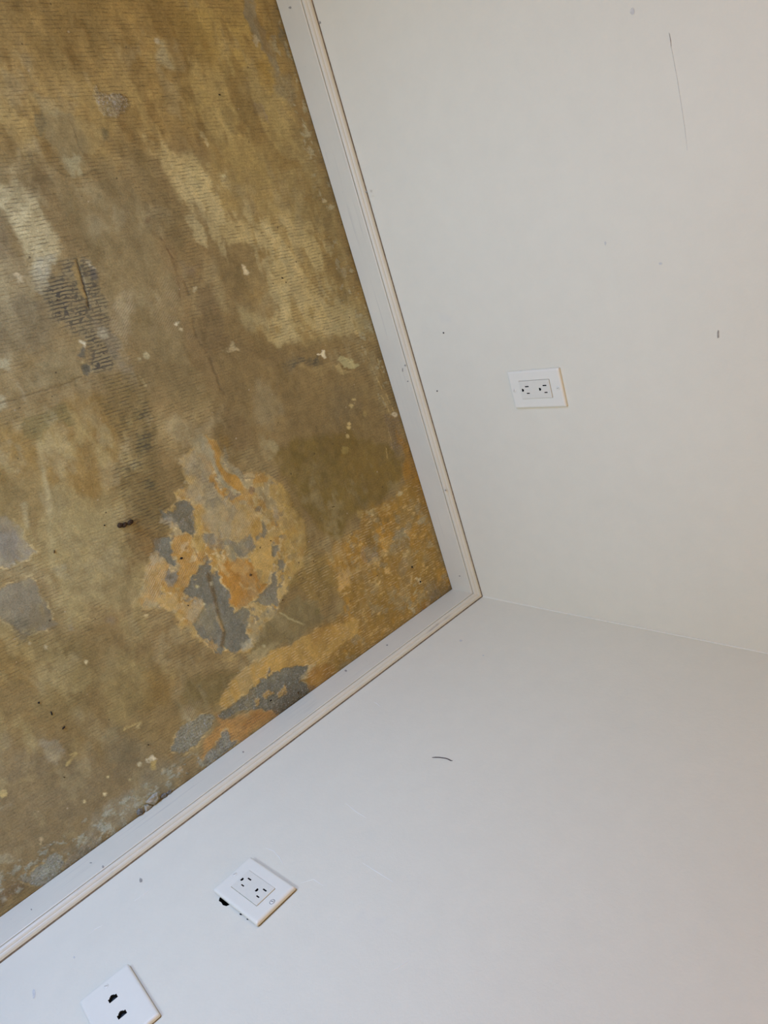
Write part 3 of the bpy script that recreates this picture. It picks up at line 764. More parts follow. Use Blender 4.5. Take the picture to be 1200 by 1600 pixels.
    F.area([(70, 770), (110, 770), (182, 802), (187, 850), (190, 902), (222, 930), (212, 962), (150, 952), (100, 982), (84, 920), (78, 850)], (149, 130, 92), .8, 10, comb=.12)
    F.area([(-20, 770), (60, 745), (72, 800), (50, 840), (-20, 800)], (142, 118, 76), .6, 12, comb=.1)
    F.line([(60, 694), (66, 725), (73, 762), (79, 800), (82, 845), (84, 890)], (164, 146, 110), 7, .6, 5, pat=.35)
    F.line([(38, 790), (43, 822)], (168, 150, 114), 6, .6, 4)
    F.area([(80, 886), (96, 886), (95, 905), (82, 906)], (160, 145, 116), .65, 3)
    F.area([(150, 720), (176, 724), (176, 760), (160, 772)], (157, 137, 101), .6, 6)
    F.area([(172, 850), (182, 846), (180, 870), (170, 868)], (170, 152, 118), .6, 4)
    F.area([(160, 800), (186, 790), (190, 815), (172, 830)], (154, 136, 102), .5, 6)
    F.area([(222, 830), (252, 830), (245, 860), (225, 862)], (139, 108, 66), .7, 7)
    F.mottle([(330, 225), (440, 235), (500, 300), (575, 520), (480, 530), (400, 520), (380, 400), (345, 330)], (146, 118, 72), .6, 36, .52, .62, seed=31, soft=12, ax=.5)
    F.mottle([(240, 225), (330, 240), (440, 335), (520, 380), (570, 520), (440, 535), (300, 340)], (184, 164, 122), .55, 40, .52, .64, seed=32, soft=12, ax=.5)
    F.mottle([(430, 0), (470, 120), (540, 330), (620, 640), (600, 640), (540, 480), (480, 250), (410, 40)], (170, 156, 126), .7, 80, .60, .70, seed=33, soft=8, grit=.5)
    F.mottle([(-20, 0), (430, 0), (430, 230), (-20, 260)], (166, 138, 88), .55, 30, .50, .64, seed=34, soft=20, ax=.4)
    F.mottle([(-20, 0), (430, 0), (430, 230), (-20, 260)], (122, 94, 52), .55, 26, .52, .64, seed=35, soft=20, ax=.4)
    F.mottle([(-20, 1440), (340, 1195), (300, 1180), (-20, 1380)], (168, 164, 156), .8, 90, .56, .66, seed=36, soft=6, grit=.8)
    F.mottle([(-20, 700), (220, 640), (240, 960), (280, 1060), (-20, 1250)], (160, 138, 94), .5, 28, .52, .66, seed=37, soft=20, ax=.5)
    # weathering over everything: cloudy light and dark, drifts of pale dust, faint wiping streaks
    w1 = F.n2.fbm(X * 0.45, Y, 26, 5, 0.6)
    w2 = F.n3.fbm(X, Y, 9, 4, 0.6)
    w3 = F.n1.fbm(X * 0.25, Y * 1.6, 40, 3, 0.6)
    F.col *= (1 + 0.42 * (w1 - 0.5) + 0.22 * (w2 - 0.5) + 0.16 * (w3 - 0.5))[:, None]
    v = (sstep(F.n1.fbm(X * 0.5, Y, 33, 4, 0.62), 0.53, 0.70) * sstep(w2, 0.42, 0.6) * 0.38)[:, None]
    F.col = F.col * (1 - v) + lin((160, 142, 108)) * ALB * v
    v = (sstep(F.n2.fbm(X * 0.6, Y, 30, 4, 0.62), 0.54, 0.70) * sstep(w2, 0.60, 0.44) * 0.30)[:, None]
    F.col = F.col * (1 - v) + lin((106, 86, 52)) * ALB * v
    # contact shade at the foot of both boards, painted into the floor colour
    for wall in (F.X, F.Y):
        d = -wall - 0.016
        m = (1 - sstep(d, 0.0, 0.006 + 0.022 * F.patch)) * 0.35 * sstep(F.patch, .3, .6)
        F.col = F.col * (1 - m[:, None]) + lin((105, 90, 68)) * ALB * m[:, None]


F = FloorPaint()
paint_floor(F)
zz = F.h + (F.rough - 0.5) * 0.0022 * F.f['grit'] + (F.wA) * 0.0025 + (F.patch - 0.5) * 0.0006
zz -= zz.max()
V = np.stack([F.X, F.Y, zz], 1).astype(np.float32)
ii, jj = np.meshgrid(np.arange(F.nx - 1), np.arange(F.ny - 1), indexing='ij')
a = (ii * F.ny + jj).ravel()
Q = np.stack([a, a + F.ny, a + F.ny + 1, a + 1], 1).astype(np.int32)
me = bpy.data.meshes.new('floor')
me.vertices.add(len(V)); me.vertices.foreach_set('co', V.ravel())
me.loops.add(Q.size); me.loops.foreach_set('vertex_index', Q.ravel())
me.polygons.add(len(Q))
me.polygons.foreach_set('loop_start', np.arange(0, Q.size, 4, dtype=np.int32))
me.polygons.foreach_set('use_smooth', np.ones(len(Q), bool))
me.update(calc_edges=True)
at = me.attributes.new('tone', 'FLOAT_VECTOR', 'POINT')
at.data.foreach_set('vector', np.clip(F.col, 0.005, 0.9).astype(np.float32).ravel())
for k, v in F.f.items():
    at = me.attributes.new(k, 'FLOAT', 'POINT')
    at.data.foreach_set('value', v.astype(np.float32))


def floor_material():
    N = Nodes('mastic_floor')
    p = N.pos()
    tone = N.attr('tone').outputs['Vector']
    fld = {k: N.attr(k).outputs['Fac'] for k in F.f}
    sep = N.n('ShaderNodeSeparateXYZ')
    N.link(N.mapping(p, rot=(0, 0, math.radians(4))), sep.inputs[0])
    wob = N.math('MULTIPLY', N.math('SUBTRACT', N.noise(p, 30, 3), 0.5), 0.006)
    u = N.math('ADD', sep.outputs[0], wob)
    # trowel comb: lines parallel to the right-hand wall
    w1 = N.math('SINE', N.math('MULTIPLY', u, 2 * math.pi / 0.0056))
    dash = N.noise(N.mapping(p, (260, 55, 1)), 1.0, 2, 0.6)
    brk = N.noise(p, 70, 3, 0.6)
    comb = N.math('MULTIPLY', N.step(w1, 0.15, 0.85), N.step(dash, 0.36, 0.60))
    comb = N.math('MULTIPLY', comb, N.step(brk, 0.30, 0.55))
    comb = N.math('MULTIPLY', comb, fld['comb'])
    # grain and blotch of the mastic
    g1 = N.noise(p, 55, 5, 0.65)
    g2 = N.noise(p, 420, 3, 0.6)
    g3 = N.noise(p, 1300, 2, 0.5)
    c = N.scale_col(tone, N.rng(g1, 0.25, 0.75, 0.80, 1.20))
    c = N.scale_col(c, N.rng(g2, 0.25, 0.75, 0.78, 1.20))
    c = N.scale_col(c, N.rng(g3, 0.25, 0.75, 0.86, 1.14))
    c = N.mix(N.math('MULTIPLY', comb, 0.62), c, (0.085, 0.060, 0.032))
    # black residue left between the ridges, crosslinked
    net = N.noise(N.mapping(p, (1, 0.8, 1)), 170, 2, 0.5, 0.4)
    bl = N.math('MAXIMUM', N.math('MULTIPLY', N.step(w1, 0.0, 0.6), N.step(dash, 0.30, 0.5)), N.step(net, 0.535, 0.61))
    bl = N.math('MULTIPLY', bl, fld['black'])
    bl = N.math('MULTIPLY', bl, N.step(brk, 0.28, 0.46))
    c = N.mix(N.math('MULTIPLY', bl, 0.85, clamp=True), c, (0.055, 0.052, 0.046))
    # light scraped ridges in the orange mastic
    w2 = N.math('SINE', N.math('MULTIPLY', u, 2 * math.pi / 0.0054))
    gd = N.math('MULTIPLY', N.step(w2, 0.2, 0.9), N.step(N.noise(N.mapping(p, (300, 70, 1)), 1.0, 2), 0.42, 0.62))
    gd = N.math('MULTIPLY', N.math('MULTIPLY', gd, fld['gold']), N.step(N.noise(p, 38, 3, 0.6), 0.38, 0.54))
    c = N.mix(N.math('MULTIPLY', gd, 1.0, clamp=True), c, (0.86, 0.68, 0.40))
    # fine slanted comb
    sep2 = N.n('ShaderNodeSeparateXYZ')
    N.link(N.mapping(p, rot=(0, 0, math.radians(-38))), sep2.inputs[0])
    w3 = N.math('SINE', N.math('MULTIPLY', N.math('ADD', sep2.outputs[0], wob), 2 * math.pi / 0.0036))
    fn = N.math('MULTIPLY', N.math('MULTIPLY', N.step(w3, -0.2, 0.8), fld['fine']), N.step(brk, 0.34, 0.60))
    c = N.mix(N.math('MULTIPLY', fn, 0.62), c, (0.70, 0.56, 0.36))
    # grit: crumbly concrete
    gr = N.noise(p, 300, 4, 0.75)
    c = N.mix(N.math('MULTIPLY', N.step(gr, 0.54, 0.66), N.math('MULTIPLY', fld['grit'], 0.8)), c, (0.62, 0.60, 0.56))
    c = N.mix(N.math('MULTIPLY', N.step(gr, 0.45, 0.34), 0.0), c, (0.1, 0.09, 0.08))
    gd2 = N.math('SUBTRACT', 1.0, N.step(gr, 0.34, 0.45))
    c = N.mix(N.math('MULTIPLY', gd2, N.math('MULTIPLY', fld['grit'], 0.7)), c, (0.12, 0.105, 0.09))
    # scattered flecks
    vo = N.n('ShaderNodeTexVoronoi')
    N.link(p, vo.inputs['Vector']); vo.inputs['Scale'].default_value = 85
    sepc = N.n('ShaderNodeSeparateColor'); N.link(vo.outputs['Color'], sepc.inputs[0])
    rad = N.math('MULTIPLY', N.math('GREATER_THAN', sepc.outputs[0], 0.80), N.math('MULTIPLY', sepc.outputs[1], 0.16))
    fl = N.math('LESS_THAN', vo.outputs['Distance'], rad)
    cl = N.step(N.noise(p, 9, 3), 0.45, 0.6)
    c = N.mix(N.math('MULTIPLY', N.math('MULTIPLY', fl, cl), 0.55), c, (0.62, 0.50, 0.33))
    vo2 = N.n('ShaderNodeTexVoronoi')
    N.link(p, vo2.inputs['Vector']); vo2.inputs['Scale'].default_value = 60
    sepd = N.n('ShaderNodeSeparateColor'); N.link(vo2.outputs['Color'], sepd.inputs[0])
    rad2 = N.math('MULTIPLY', N.math('GREATER_THAN', sepd.outputs[0], 0.82), N.math('MULTIPLY', sepd.outputs[1], 0.12))
    c = N.mix(N.math('MULTIPLY', N.math('LESS_THAN', vo2.outputs['Distance'], rad2), 0.6), c, (0.06, 0.04, 0.022))
    N.link(c, N.b.inputs['Base Color'])
    N.link(N.rng(g1, 0.3, 0.7, 0.50, 0.70), N.b.inputs['Roughness'])
    N.b.inputs['Specular IOR Level'].default_value = 0.3
    b = N.bump(N.math('SUBTRACT', 1.0, comb), 0.0006, 0.6)
    b = N.bump(gd, 0.0006, 0.6, b)
    b = N.bump(fn, 0.0004, 0.5, b)
    b = N.bump(g2, 0.0007, 0.45, b)
    hh = N.math('MULTIPLY', gr, fld['grit'])
    N.link(N.bump(hh, 0.004, 0.7, b), N.b.inputs['Normal'])
    return N.m


me.materials.append(floor_material())
floor = bpy.data.objects.new('floor', me)
COL.objects.link(floor)
tag(floor, 'stained brown concrete floor with orange and grey patches of old adhesive', 'floor', kind='structure')


# ------------------------------------------------------------------ shell
def quad_prism(pts, d):
    """closed slab: polygon pts pushed back by vector d"""
    bm = bmesh.new()
    a = [bm.verts.new(p) for p in pts]
    b = [bm.verts.new(tuple(np.array(p) + np.array(d))) for p in pts]
    bm.faces.new(a)
    bm.faces.new(b[::-1])
    n = len(pts)
    for i in range(n):
        bm.faces.new((a[i], b[i], b[(i + 1) % n], a[(i + 1) % n]))
    bmesh.ops.recalc_face_normals(bm, faces=bm.faces[:])
    return bm


T = 0.12
wall_left = tag(obj('wall_left', quad_prism([(-ROOM_X, 0, 0), (0, 0, 0), (0, 0, ROOM_Z), (-ROOM_X, 0, ROOM_Z)], (0, T, 0)), M_WALL),
                'white painted wall with one power outlet, above the longer-running upper baseboard', 'wall', kind='structure')


def holed_face(outer, holes, to3d):
    """flat face with holes, triangle filled; outer and holes are 2-d loops"""
    bm = bmesh.new()
    ed = []
    for lp in [outer] + holes:
        vs_ = [bm.verts.new(to3d(*q)) for q in lp]
        for i in range(len(vs_)):
            ed.append(bm.edges.new((vs_[i], vs_[(i + 1) % len(vs_)])))
    bmesh.ops.triangle_fill(bm, use_beauty=True, use_dissolve=False, edges=ed)
    return bm


# wall_right has a rough cut-out whose corner peeps out beside the tilted outlet plate
CUT = [(-0.8315, 0.2820), (-0.8352, 0.2860), (-0.8345, 0.2925), (-0.8356, 0.2985), (-0.8335, 0.3055), (-0.8295, 0.3075), (-0.760, 0.3075), (-0.760, 0.2820)]
bmw = holed_face([(-ROOM_Y, 0), (0, 0), (0, ROOM_Z), (-ROOM_Y, ROOM_Z)], [CUT], lambda y, z: (0, y, z))
bo = [bmw.verts.new((T, y, z)) for y, z in ((-ROOM_Y, 0), (0, 0), (0, ROOM_Z), (-ROOM_Y, ROOM_Z))]
bmw.faces.new(bo)
wall_right = tag(obj('wall_right', bmw, M_WALL), 'white painted wall below the room corner carrying the outlet and the data jack plate', 'wall', kind='structure')
bmc = bmesh.new()
c0 = [bmc.verts.new((0.0, y, z)) for y, z in CUT]
c1 = [bmc.verts.new((0.04, y, z)) for y, z in CUT]
for i in range(len(CUT)):
    bmc.faces.new((c0[i], c1[i], c1[(i + 1) % len(CUT)], c0[(i + 1) % len(CUT)]))
bmc.faces.new(c1)
tag(obj('cut_out', bmc, M_CAVITY, wall_right), 'dark rough hole peeping out beside the outlet plate')

ceil = tag(obj('ceiling', quad_prism([(-ROOM_X, -ROOM_Y, ROOM_Z), (0, -ROOM_Y, ROOM_Z), (0, 0, ROOM_Z), (-ROOM_X, 0, ROOM_Z)], (0, 0, 0.1)), M_CEIL),
           'cream ceiling above the bare room', 'ceiling', kind='structure')
bmb = holed_face([(-ROOM_Y, 0), (0, 0), (0, ROOM_Z), (-ROOM_Y, ROOM_Z)],
                 [[(WIN[0], WIN[2]), (WIN[1], WIN[2]), (WIN[1], WIN[3]), (WIN[0], WIN[3])]], lambda y, z: (-ROOM_X, y, z))
tag(obj('wall_far', bmb, M_PANEL), 'unseen wall, browned for warm bounce, with a low window, opposite the lower outlet', 'wall', kind='structure')
bmb = holed_face([(-ROOM_X, 0), (0, 0), (0, ROOM_Z), (-ROOM_X, ROOM_Z)],
                 [[(FILL_OPENING[0], FILL_OPENING[2]), (FILL_OPENING[1], FILL_OPENING[2]), (FILL_OPENING[1], FILL_OPENING[3]), (FILL_OPENING[0], FILL_OPENING[3])]], lambda x, z: (x, -ROOM_Y, z))
tag(obj('wall_back', bmb, M_PANEL), 'unseen wall, browned for warm bounce, with an added fill opening, behind the camera', 'wall', kind='structure')


# ------------------------------------------------------------------ baseboards (mitred profile)
BT, BH = 0.0160, 0.0772
P_BOARD = [(0.0, 0.0), (BT, 0.0), (BT, 0.0620), (BT - 0.0012, 0.0636), (0.0, 0.0636)]
P_GROOVE = [(0.002, 0.0632), (0.0128, 0.0632), (0.0128, 0.0668), (0.002, 0.0668)]
P_CAP = [(0.0, 0.0648), (0.0138, 0.0650), (0.0151, 0.0662), (0.0150, 0.0684), (0.0136, 0.0704), (0.0116, 0.0722),
         (0.0100, 0.0729), (0.0093, 0.0744), (0.0070, 0.0764), (0.0034, 0.0772), (0.0030, 0.0755), (0.0, 0.0755)]


def run(profile, axis, length, seg=1, jitter=0.0, smooth=None, seed=0):
    rnd = random.Random(seed)
    bm = bmesh.new()
    rings = []
    for k in range(seg + 1):
        t = k / seg
        ring = []
        for j, (o, z) in enumerate(profile):
            s = -o * (1 - t) - length * t          # mitre at the corner
            jo = o + (rnd.uniform(-1, 1) * jitter if (jitter and j in (1, 2)) else 0)
            ring.append(bm.verts.new((s, -jo, z) if axis == 'x' else (-jo, s, z)))
        rings.append(ring)
    n = len(profile)
    for k in range(seg):
        for j in range(n):
            bm.faces.new((rings[k][j], rings[k][(j + 1) % n], rings[k + 1][(j + 1) % n], rings[k + 1][j]))
    bm.faces.new(rings[0])
    bm.faces.new(rings[-1][::-1])
    bmesh.ops.recalc_face_normals(bm, faces=bm.faces[:])
    return bm


for side, ax, mb, mc, lab in (('left', 'x', M_BOARD_X, M_CAP_X, 'white baseboard rising steeply from the room corner to the top edge'),
                              ('right', 'y', M_BOARD_Y, M_CAP_Y, 'scuffed white baseboard running from the room corner to the lower left')):
    RL = (ROOM_X if ax == 'x' else ROOM_Y) - 0.002
    b = tag(obj('baseboard_' + side, run(P_BOARD, ax, RL), mb), lab, 'baseboard', kind='structure')
    obj('groove', run(P_GROOVE, ax, RL), M_GROOVE, b)
    cp = obj('cap_moulding', run(P_CAP, ax, RL), mc, b)
    tag(cp, 'rounded worn cap moulding')
    P_SEAM = [(0.0, 0.0750), (0.0036, 0.0750), (0.0032, 0.0768), (0.0, 0.0770)]
    tag(obj('seam', run(P_SEAM, ax, RL, 260, 0.0006, seed=3 if ax == 'x' else 5), M_SEAM, b), 'dirty dark gap between moulding and wall')


# ------------------------------------------------------------------ outlets
def rrect(w, h, r, k=4):
    pts = []
    for cx, cy, a0 in ((w / 2 - r, h / 2 - r, 0), (-w / 2 + r, h / 2 - r, 90), (-w / 2 + r, -h / 2 + r, 180), (w / 2 - r, -h / 2 + r, 270)):
        for i in range(k + 1):
            a = math.radians(a0 + 90 * i / k)
            pts.append((cx + r * math.cos(a), cy + r * math.sin(a)))
    return pts


def loft(loops, cap_last=False, cap_first=False):
    """loops: list of (points2d, z) with equal counts"""
    bm = bmesh.new()
    R = [[bm.verts.new((x, y, z)) for x, y in pts] for pts, z in loops]
    n = len(R[0])
    for a, b in zip(R, R[1:]):
        for i in range(n):
            bm.faces.new((a[i], a[(i + 1) % n], b[(i + 1) % n], b[i]))
    if cap_last: bm.faces.new(R[-1])
    if cap_first: bm.faces.new(R[0][::-1])
    return bm


PW, PH, PT = 0.0699, 0.1143, 0.0058


def plate_bm(window):
    L = [(rrect(PW, PH, 0.0022), 0.0), (rrect(PW, PH, 0.0022), 0.0022)]
    for k in range(1, 6):
        a = math.radians(90 * k / 5)
        i = 0.0042 * (1 - math.cos(a))
        L.append((rrect(PW - 2 * i, PH - 2 * i, 0.0026), 0.0022 + (PT - 0.0022) * math.sin(a)))
    if window:
        L.append((rrect(window[0] + 0.0008, window[1] + 0.0008, 0.0012), PT))
        L.append((rrect(window[0], window[1], 0.0010), PT - 0.0004))
        L.append((rrect(window[0], window[1], 0.0010), 0.0010))
        return loft(L)
    return L


def slot_parts(loops2d, z, depth, parent, M, mat, name='slot'):
    for lp in loops2d:
        bm = loft([(lp, z), (lp, z - depth)])
        bm.faces.ensure_lookup_table()
        bm.verts.ensure_lookup_table()
        n = len(lp)
        bm.faces.new(bm.verts[n:2 * n])
        obj(name, bm, mat, parent, M=M)


def circle(cx, cy, r, n=14, a0=0, a1=360):
    return [(cx + r * math.cos(math.radians(a0 + (a1 - a0) * i / n)), cy + r * math.sin(math.radians(a0 + (a1 - a0) * i / n))) for i in range(n)]


def box2(cx, cy, w, h):
    return [(cx - w / 2, cy - h / 2), (cx + w / 2, cy - h / 2), (cx + w / 2, cy + h / 2), (cx - w / 2, cy + h / 2)]


def screw(parent, cy, ang, M, bold):
    s = obj('screw', loft([(circle(0, cy, 0.0034, 18), PT - 0.0003), (circle(0, cy, 0.0034, 18), PT + 0.0002), (circle(0, cy, 0.0024, 18), PT + 0.0007)], True), M_SCREW, parent, M=M)
    # dark ring round the head and the driver slot
    obj('screw_recess', loft([(circle(0, cy, 0.0041 if bold else 0.0036, 18), PT + 0.00004), (circle(0, cy, 0.0034, 18), PT + 0.00006)]), M_SCREWD if bold else M_SCUFFL, s, M=M)
    R = Matrix.Translation((0, cy, 0)) @ Matrix.Rotation(ang, 4, 'Z')
    bm = loft([(box2(0, 0, 0.0009, 0.0046), PT + 0.0006), (box2(0, 0, 0.0009, 0.0046), PT + 0.00074)], True)
    bm.transform(R)
    obj('screw_slot', bm, M_SCREWD if bold else M_SCUFF, s, M=M)


IW, IH, IZ = 0.0330, 0.0668, PT + 0.0012


def outlet(name, M, label, bold):
    root = empty(name, M.to_translation())
    tag(root, label, 'outlet', 'duplex power outlets')
    Mi = Matrix.Translation(-M.to_translation()) @ M
    pl = obj('wall_plate', plate_bm((0.0338, 0.0676)), M_PLASTIC, root, M=Mi)
    screw(pl, 0.0484, 0.3, Mi, bold)
    screw(pl, -0.0484, 1.2, Mi, False)
    holes, D = [], []
    for sv, gv in ((-0.0170, -0.0278), (0.0222, 0.0106)):
        holes.append(box2(-0.0063, sv, 0.0021, 0.0082))
        holes.append(box2(0.0063, sv, 0.0019, 0.0066))
        g = circle(0, gv, 0.0026, 10, 0, 180) + [(-0.0026, gv), (-0.0026, gv - 0.0018), (0.0026, gv - 0.0018)]
        holes.append(g)
    rc = obj('receptacle', holed_face(rrect(IW - 0.0012, IH - 0.0012, 0.0012), holes, lambda x, y: (x, y, IZ)), M_PLASTIC2, root, M=Mi)
    obj('receptacle_rim', loft([(rrect(IW, IH, 0.0014), 0.0012), (rrect(IW, IH, 0.0014), IZ - 0.0005), (rrect(IW - 0.0012, IH - 0.0012, 0.0012), IZ)]), M_PLASTIC2, rc, M=Mi)
    slot_parts(holes, IZ, 0.004, rc, Mi, M_BLACK)
    obj('indicator_light', loft([(circle(-0.0115, 0.0285, 0.0017, 14), IZ), (circle(-0.0115, 0.0285, 0.0015, 14), IZ + 0.0004)], True), M_SCREW, rc, M=Mi)
    obj('shadow_gap', loft([(rrect(0.0338, 0.0676, 0.0010), 0.0014), (rrect(IW - 0.001, IH - 0.001, 0.001), 0.0013)]), M_BLACK, root, M=Mi)
    return root


# local plate axes: X = right when facing the wall, Y = up, Z = out of the wall
def frame_left(x, z, rot, tilt=0.0, out=0.0):
    B = Matrix(((1, 0, 0, x), (0, 0, -1, -out), (0, 1, 0, z), (0, 0, 0, 1)))
    return B @ Matrix.Rotation(rot, 4, 'Z') @ Matrix.Rotation(tilt, 4, 'Y')


def frame_right(y, z, rot, tilt=0.0, out=0.0):
    B = Matrix(((0, 0, -1, -out), (-1, 0, 0, y), (0, 1, 0, z), (0, 0, 0, 1)))
    return B @ Matrix.Rotation(rot, 4, 'Z') @ Matrix.Rotation(tilt, 4, 'Y')


outlet('power_outlet', frame_left(-0.4739, 0.3666, -0.0129, 0.0, 0.0002), 'white power outlet alone on the wall right of the steep baseboard', False)
outlet('power_outlet', frame_right(-0.7941, 0.3226, 0.0508, 0.0, 0.0026), 'white power outlet on the lower wall with a dark hole beside its plate', True)

# lower plates stand further off the wall to widen their cast shadows
# data jack plate
MJ = frame_right(-1.0081, 0.3247, -0.0471, 0.0, 0.0018)
dj = empty('data_jack_plate', MJ.to_translation())
tag(dj, 'white wall plate with two black data jacks, cut off by the bottom edge', 'jack plate')
Mi = Matrix.Translation(-MJ.to_translation()) @ MJ
loops = plate_bm(None)
edge = loft(loops)
plj = obj('plate_rim', edge, M_PLASTIC, dj, M=Mi)


def jack_loop(cy):
    # stepped modular opening, latch side towards the floor
    w = [(-0.0058, 0.0040), (-0.0058, -0.0030), (-0.0034, -0.0030), (-0.0034, -0.0050), (-0.0016, -0.0050), (-0.0016, -0.0064),
         (0.0016, -0.0064), (0.0016, -0.0050), (0.0034, -0.0050), (0.0034, -0.0030), (0.0058, -0.0030), (0.0058, 0.0040)]
    return [(x, cy + y) for x, y in w]


JK = [jack_loop(-0.0185), jack_loop(0.0160)]
fc = obj('wall_plate', holed_face(loops[-1][0], JK, lambda x, y: (x, y, PT)), M_PLASTIC, dj, M=Mi)
screw(fc, -0.0452, 0.9, Mi, False)
screw(fc, 0.0452, 0.4, Mi, False)
for cy, lp in ((-0.0185, JK[0]), (0.0160, JK[1])):
    bm = loft([(lp, PT), (lp, PT - 0.0055)])
    bm.verts.ensure_lookup_table()
    bm.faces.new(bm.verts[len(lp):])
    jk = obj('jack', bm, M_JACK, dj, M=Mi)
    for k in range(4):
        obj('contact', loft([(box2(-0.0036 + k * 0.0024, cy + 0.0024, 0.0010, 0.0028), PT - 0.0050), (box2(-0.0036 + k * 0.0024, cy + 0.0024, 0.0010, 0.0028), PT - 0.0028)], True), M_CONTACT, jk, M=Mi)


# ------------------------------------------------------------------ marks on the walls and boards
def strand(pts, r, sides=6, taper=True):
    bm = bmesh.new()
    P = [Vector(p) for p in pts]
    rings = []
    for i, p in enumerate(P):
        d = (P[min(i + 1, len(P) - 1)] - P[max(i - 1, 0)]).normalized()
        a = d.orthogonal().normalized()
        b = d.cross(a)
        rr = r * (0.45 if taper and i in (0, len(P) - 1) else 1.0)
        rings.append([bm.verts.new(p + (a * math.cos(2 * math.pi * k / sides) + b * math.sin(2 * math.pi * k / sides)) * rr) for k in range(sides)])
    for A, B in zip(rings, rings[1:]):
        for k in range(sides):
            bm.faces.new((A[k], A[(k + 1) % sides], B[(k + 1) % sides], B[k]))
    bm.faces.new(rings[0][::-1])
    bm.faces.new(rings[-1])
    bmesh.ops.recalc_face_normals(bm, faces=bm.faces[:])
    return bm


def wall_mark(name, fn, pts, r, mat, parent, flat=0.35):
    """a low ridge or smear lying on the wall surface"""
    obj(name, strand([fn(*q, 0.0) for q in pts], r), mat, parent)


def blob_mark(name, fn, px, py, rx, ry, mat, parent, n=9):
    """thin flake on a surface"""
    pts = []
    for i in range(n):
        a = 2 * math.pi * i / n
        s = 0.75 + 0.5 * random.random()
        pts.append((px + rx * s * math.cos(a), py + ry * s * math.sin(a)))
    bm = bmesh.new()
    a = [bm.verts.new(fn(*q, 0.0004)) for q in pts]
    b = [bm.verts.new(fn(*q, -0.0004)) for q in pts]
    bm.faces.new(a)
    for i in range(n):
        bm.faces.new((a[i], b[i], b[(i + 1) % n], a[(i + 1) % n]))
    bmesh.ops.recalc_face_normals(bm, faces=bm.faces[:])
    obj(name, bm, mat, parent)


for q in ((693, 520, 1.3, 1.3), (683, 611, 1.3, 1.2)):
    blob_mark('speck', wl_at, *q, M_DARK, wall_left)
blob_mark('scuff', wl_at, 1122, 522, 1.6, 7, M_SCUFF, wall_left)
blob_mark('scuff', wl_at, 1032, 412, 3, 2, M_SCUFFL, wall_left)
blob_mark('scuff', wl_at, 946, 380, 1.5, 3, M_SCUFFL, wall_left)
blob_mark('scuff', wl_at, 988, 18, 4, 6, M_SCUFFL, wall_left)
blob_mark('scuff', wl_at, 500, 35, 1.5, 2.5, M_SCUFF, wall_left)
wall_mark('scratch', wl_at, [(1045, 50), (1050, 80), (1058, 122), (1064, 160), (1070, 200), (1074, 235)], 0.0004, M_SCUFFL, wall_left)
wall_mark('scratch', wl_at, [(1046, 52), (1048, 64), (1049, 76)], 0.0006, M_SCUFF, wall_left)
for q in ((720, 1001, 2.5, 1.6), (755, 1024, 1.5, 1.2), (220, 1375, 2.5, 3.5), (53, 1552, 2.2, 8), (116, 1496, 1.5, 2)):
    blob_mark('scuff', wr_at, *q, M_SCUFF if q[0] == 220 else M_SCUFFL, wall_right)
for p in ([(566, 1348), (590, 1363), (614, 1378), (664, 1380)][:3], [(415, 1325), (428, 1330), (437, 1340), (443, 1352)], [(584, 1097), (590, 1100), (594, 1104)], [(607, 1520), (622, 1512), (640, 1500)],
          [(470, 1380), (490, 1374), (505, 1384)], [(540, 1255), (556, 1268), (572, 1278)], [(210, 1408), (224, 1398), (236, 1388)], [(140, 1460), (148, 1452), (160, 1446)]):
    wall_mark('scratch', wr_at, p, 0.0006, M_SCRW, wall_right)
wall_mark('scuff', wr_at, [(760, 933.5), (772, 934), (786, 934.5), (800, 935), (812, 935.5)], 0.0007, M_SCUFF, wall_right)
for q in ((376.5, 1428.5, 2.4, 1.2), (387.5, 1436, 2.2, 1.2)):
    blob_mark('gap', wr_at, *q, M_CAVITY, wall_right)
bl = bpy.data.objects['baseboard_left']
br = bpy.data.objects['baseboard_right']
for q in ((629, 578, 1.0, 3.0), (633, 571, 1.5, 1.5), (637, 596, 1.2, 1.2), (696, 766, 1.2, 1.0), (718, 900, 1.4, 1.0), (453, 12, 2.0, 2.0), (572, 300, 1.2, 1.6)):
    blob_mark('scuff', lambda a, b_, o: wl_at(a, b_, BT + o), *q, M_SCUFF, bl)
for q in ((49, 1421, 1.3, 1.6), (161, 1354, 1.6, 2.2), (142, 1348, 2.0, 1.0), (605, 1008, 1.5, 1.0), (540, 1048, 2.2, 1.4), (660, 953, 1.6, 1.0), (380, 1175, 1.4, 1.2)):
    blob_mark('scuff', lambda a, b_, o: wr_at(a, b_, BT + o), *q, M_SCUFF, br)
# caulk bead up the corner
zs = np.linspace(0.0772, ROOM_Z, 60)
bead = obj('caulk_bead', strand([(-0.0004 + 0.0006 * math.sin(9 * z), -0.0004 + 0.0006 * math.cos(7 * z), z) for z in zs], 0.0016, 8, False), M_CAULK, wall_right)
tag(bead, 'smooth paint-filled bead up the corner')

# ------------------------------------------------------------------ loose things
th = obj('thread', strand([wr_at(x, y, 0.0006) for x, y in ((675, 1183.5), (680, 1183.2), (686, 1183.3), (691, 1184), (696, 1184.7), (700, 1186), (704, 1188.2), (707, 1188.6))], 0.00085), M_THREAD)
tag(th, 'short bent dark thread stuck on the blank lower wall', 'thread')


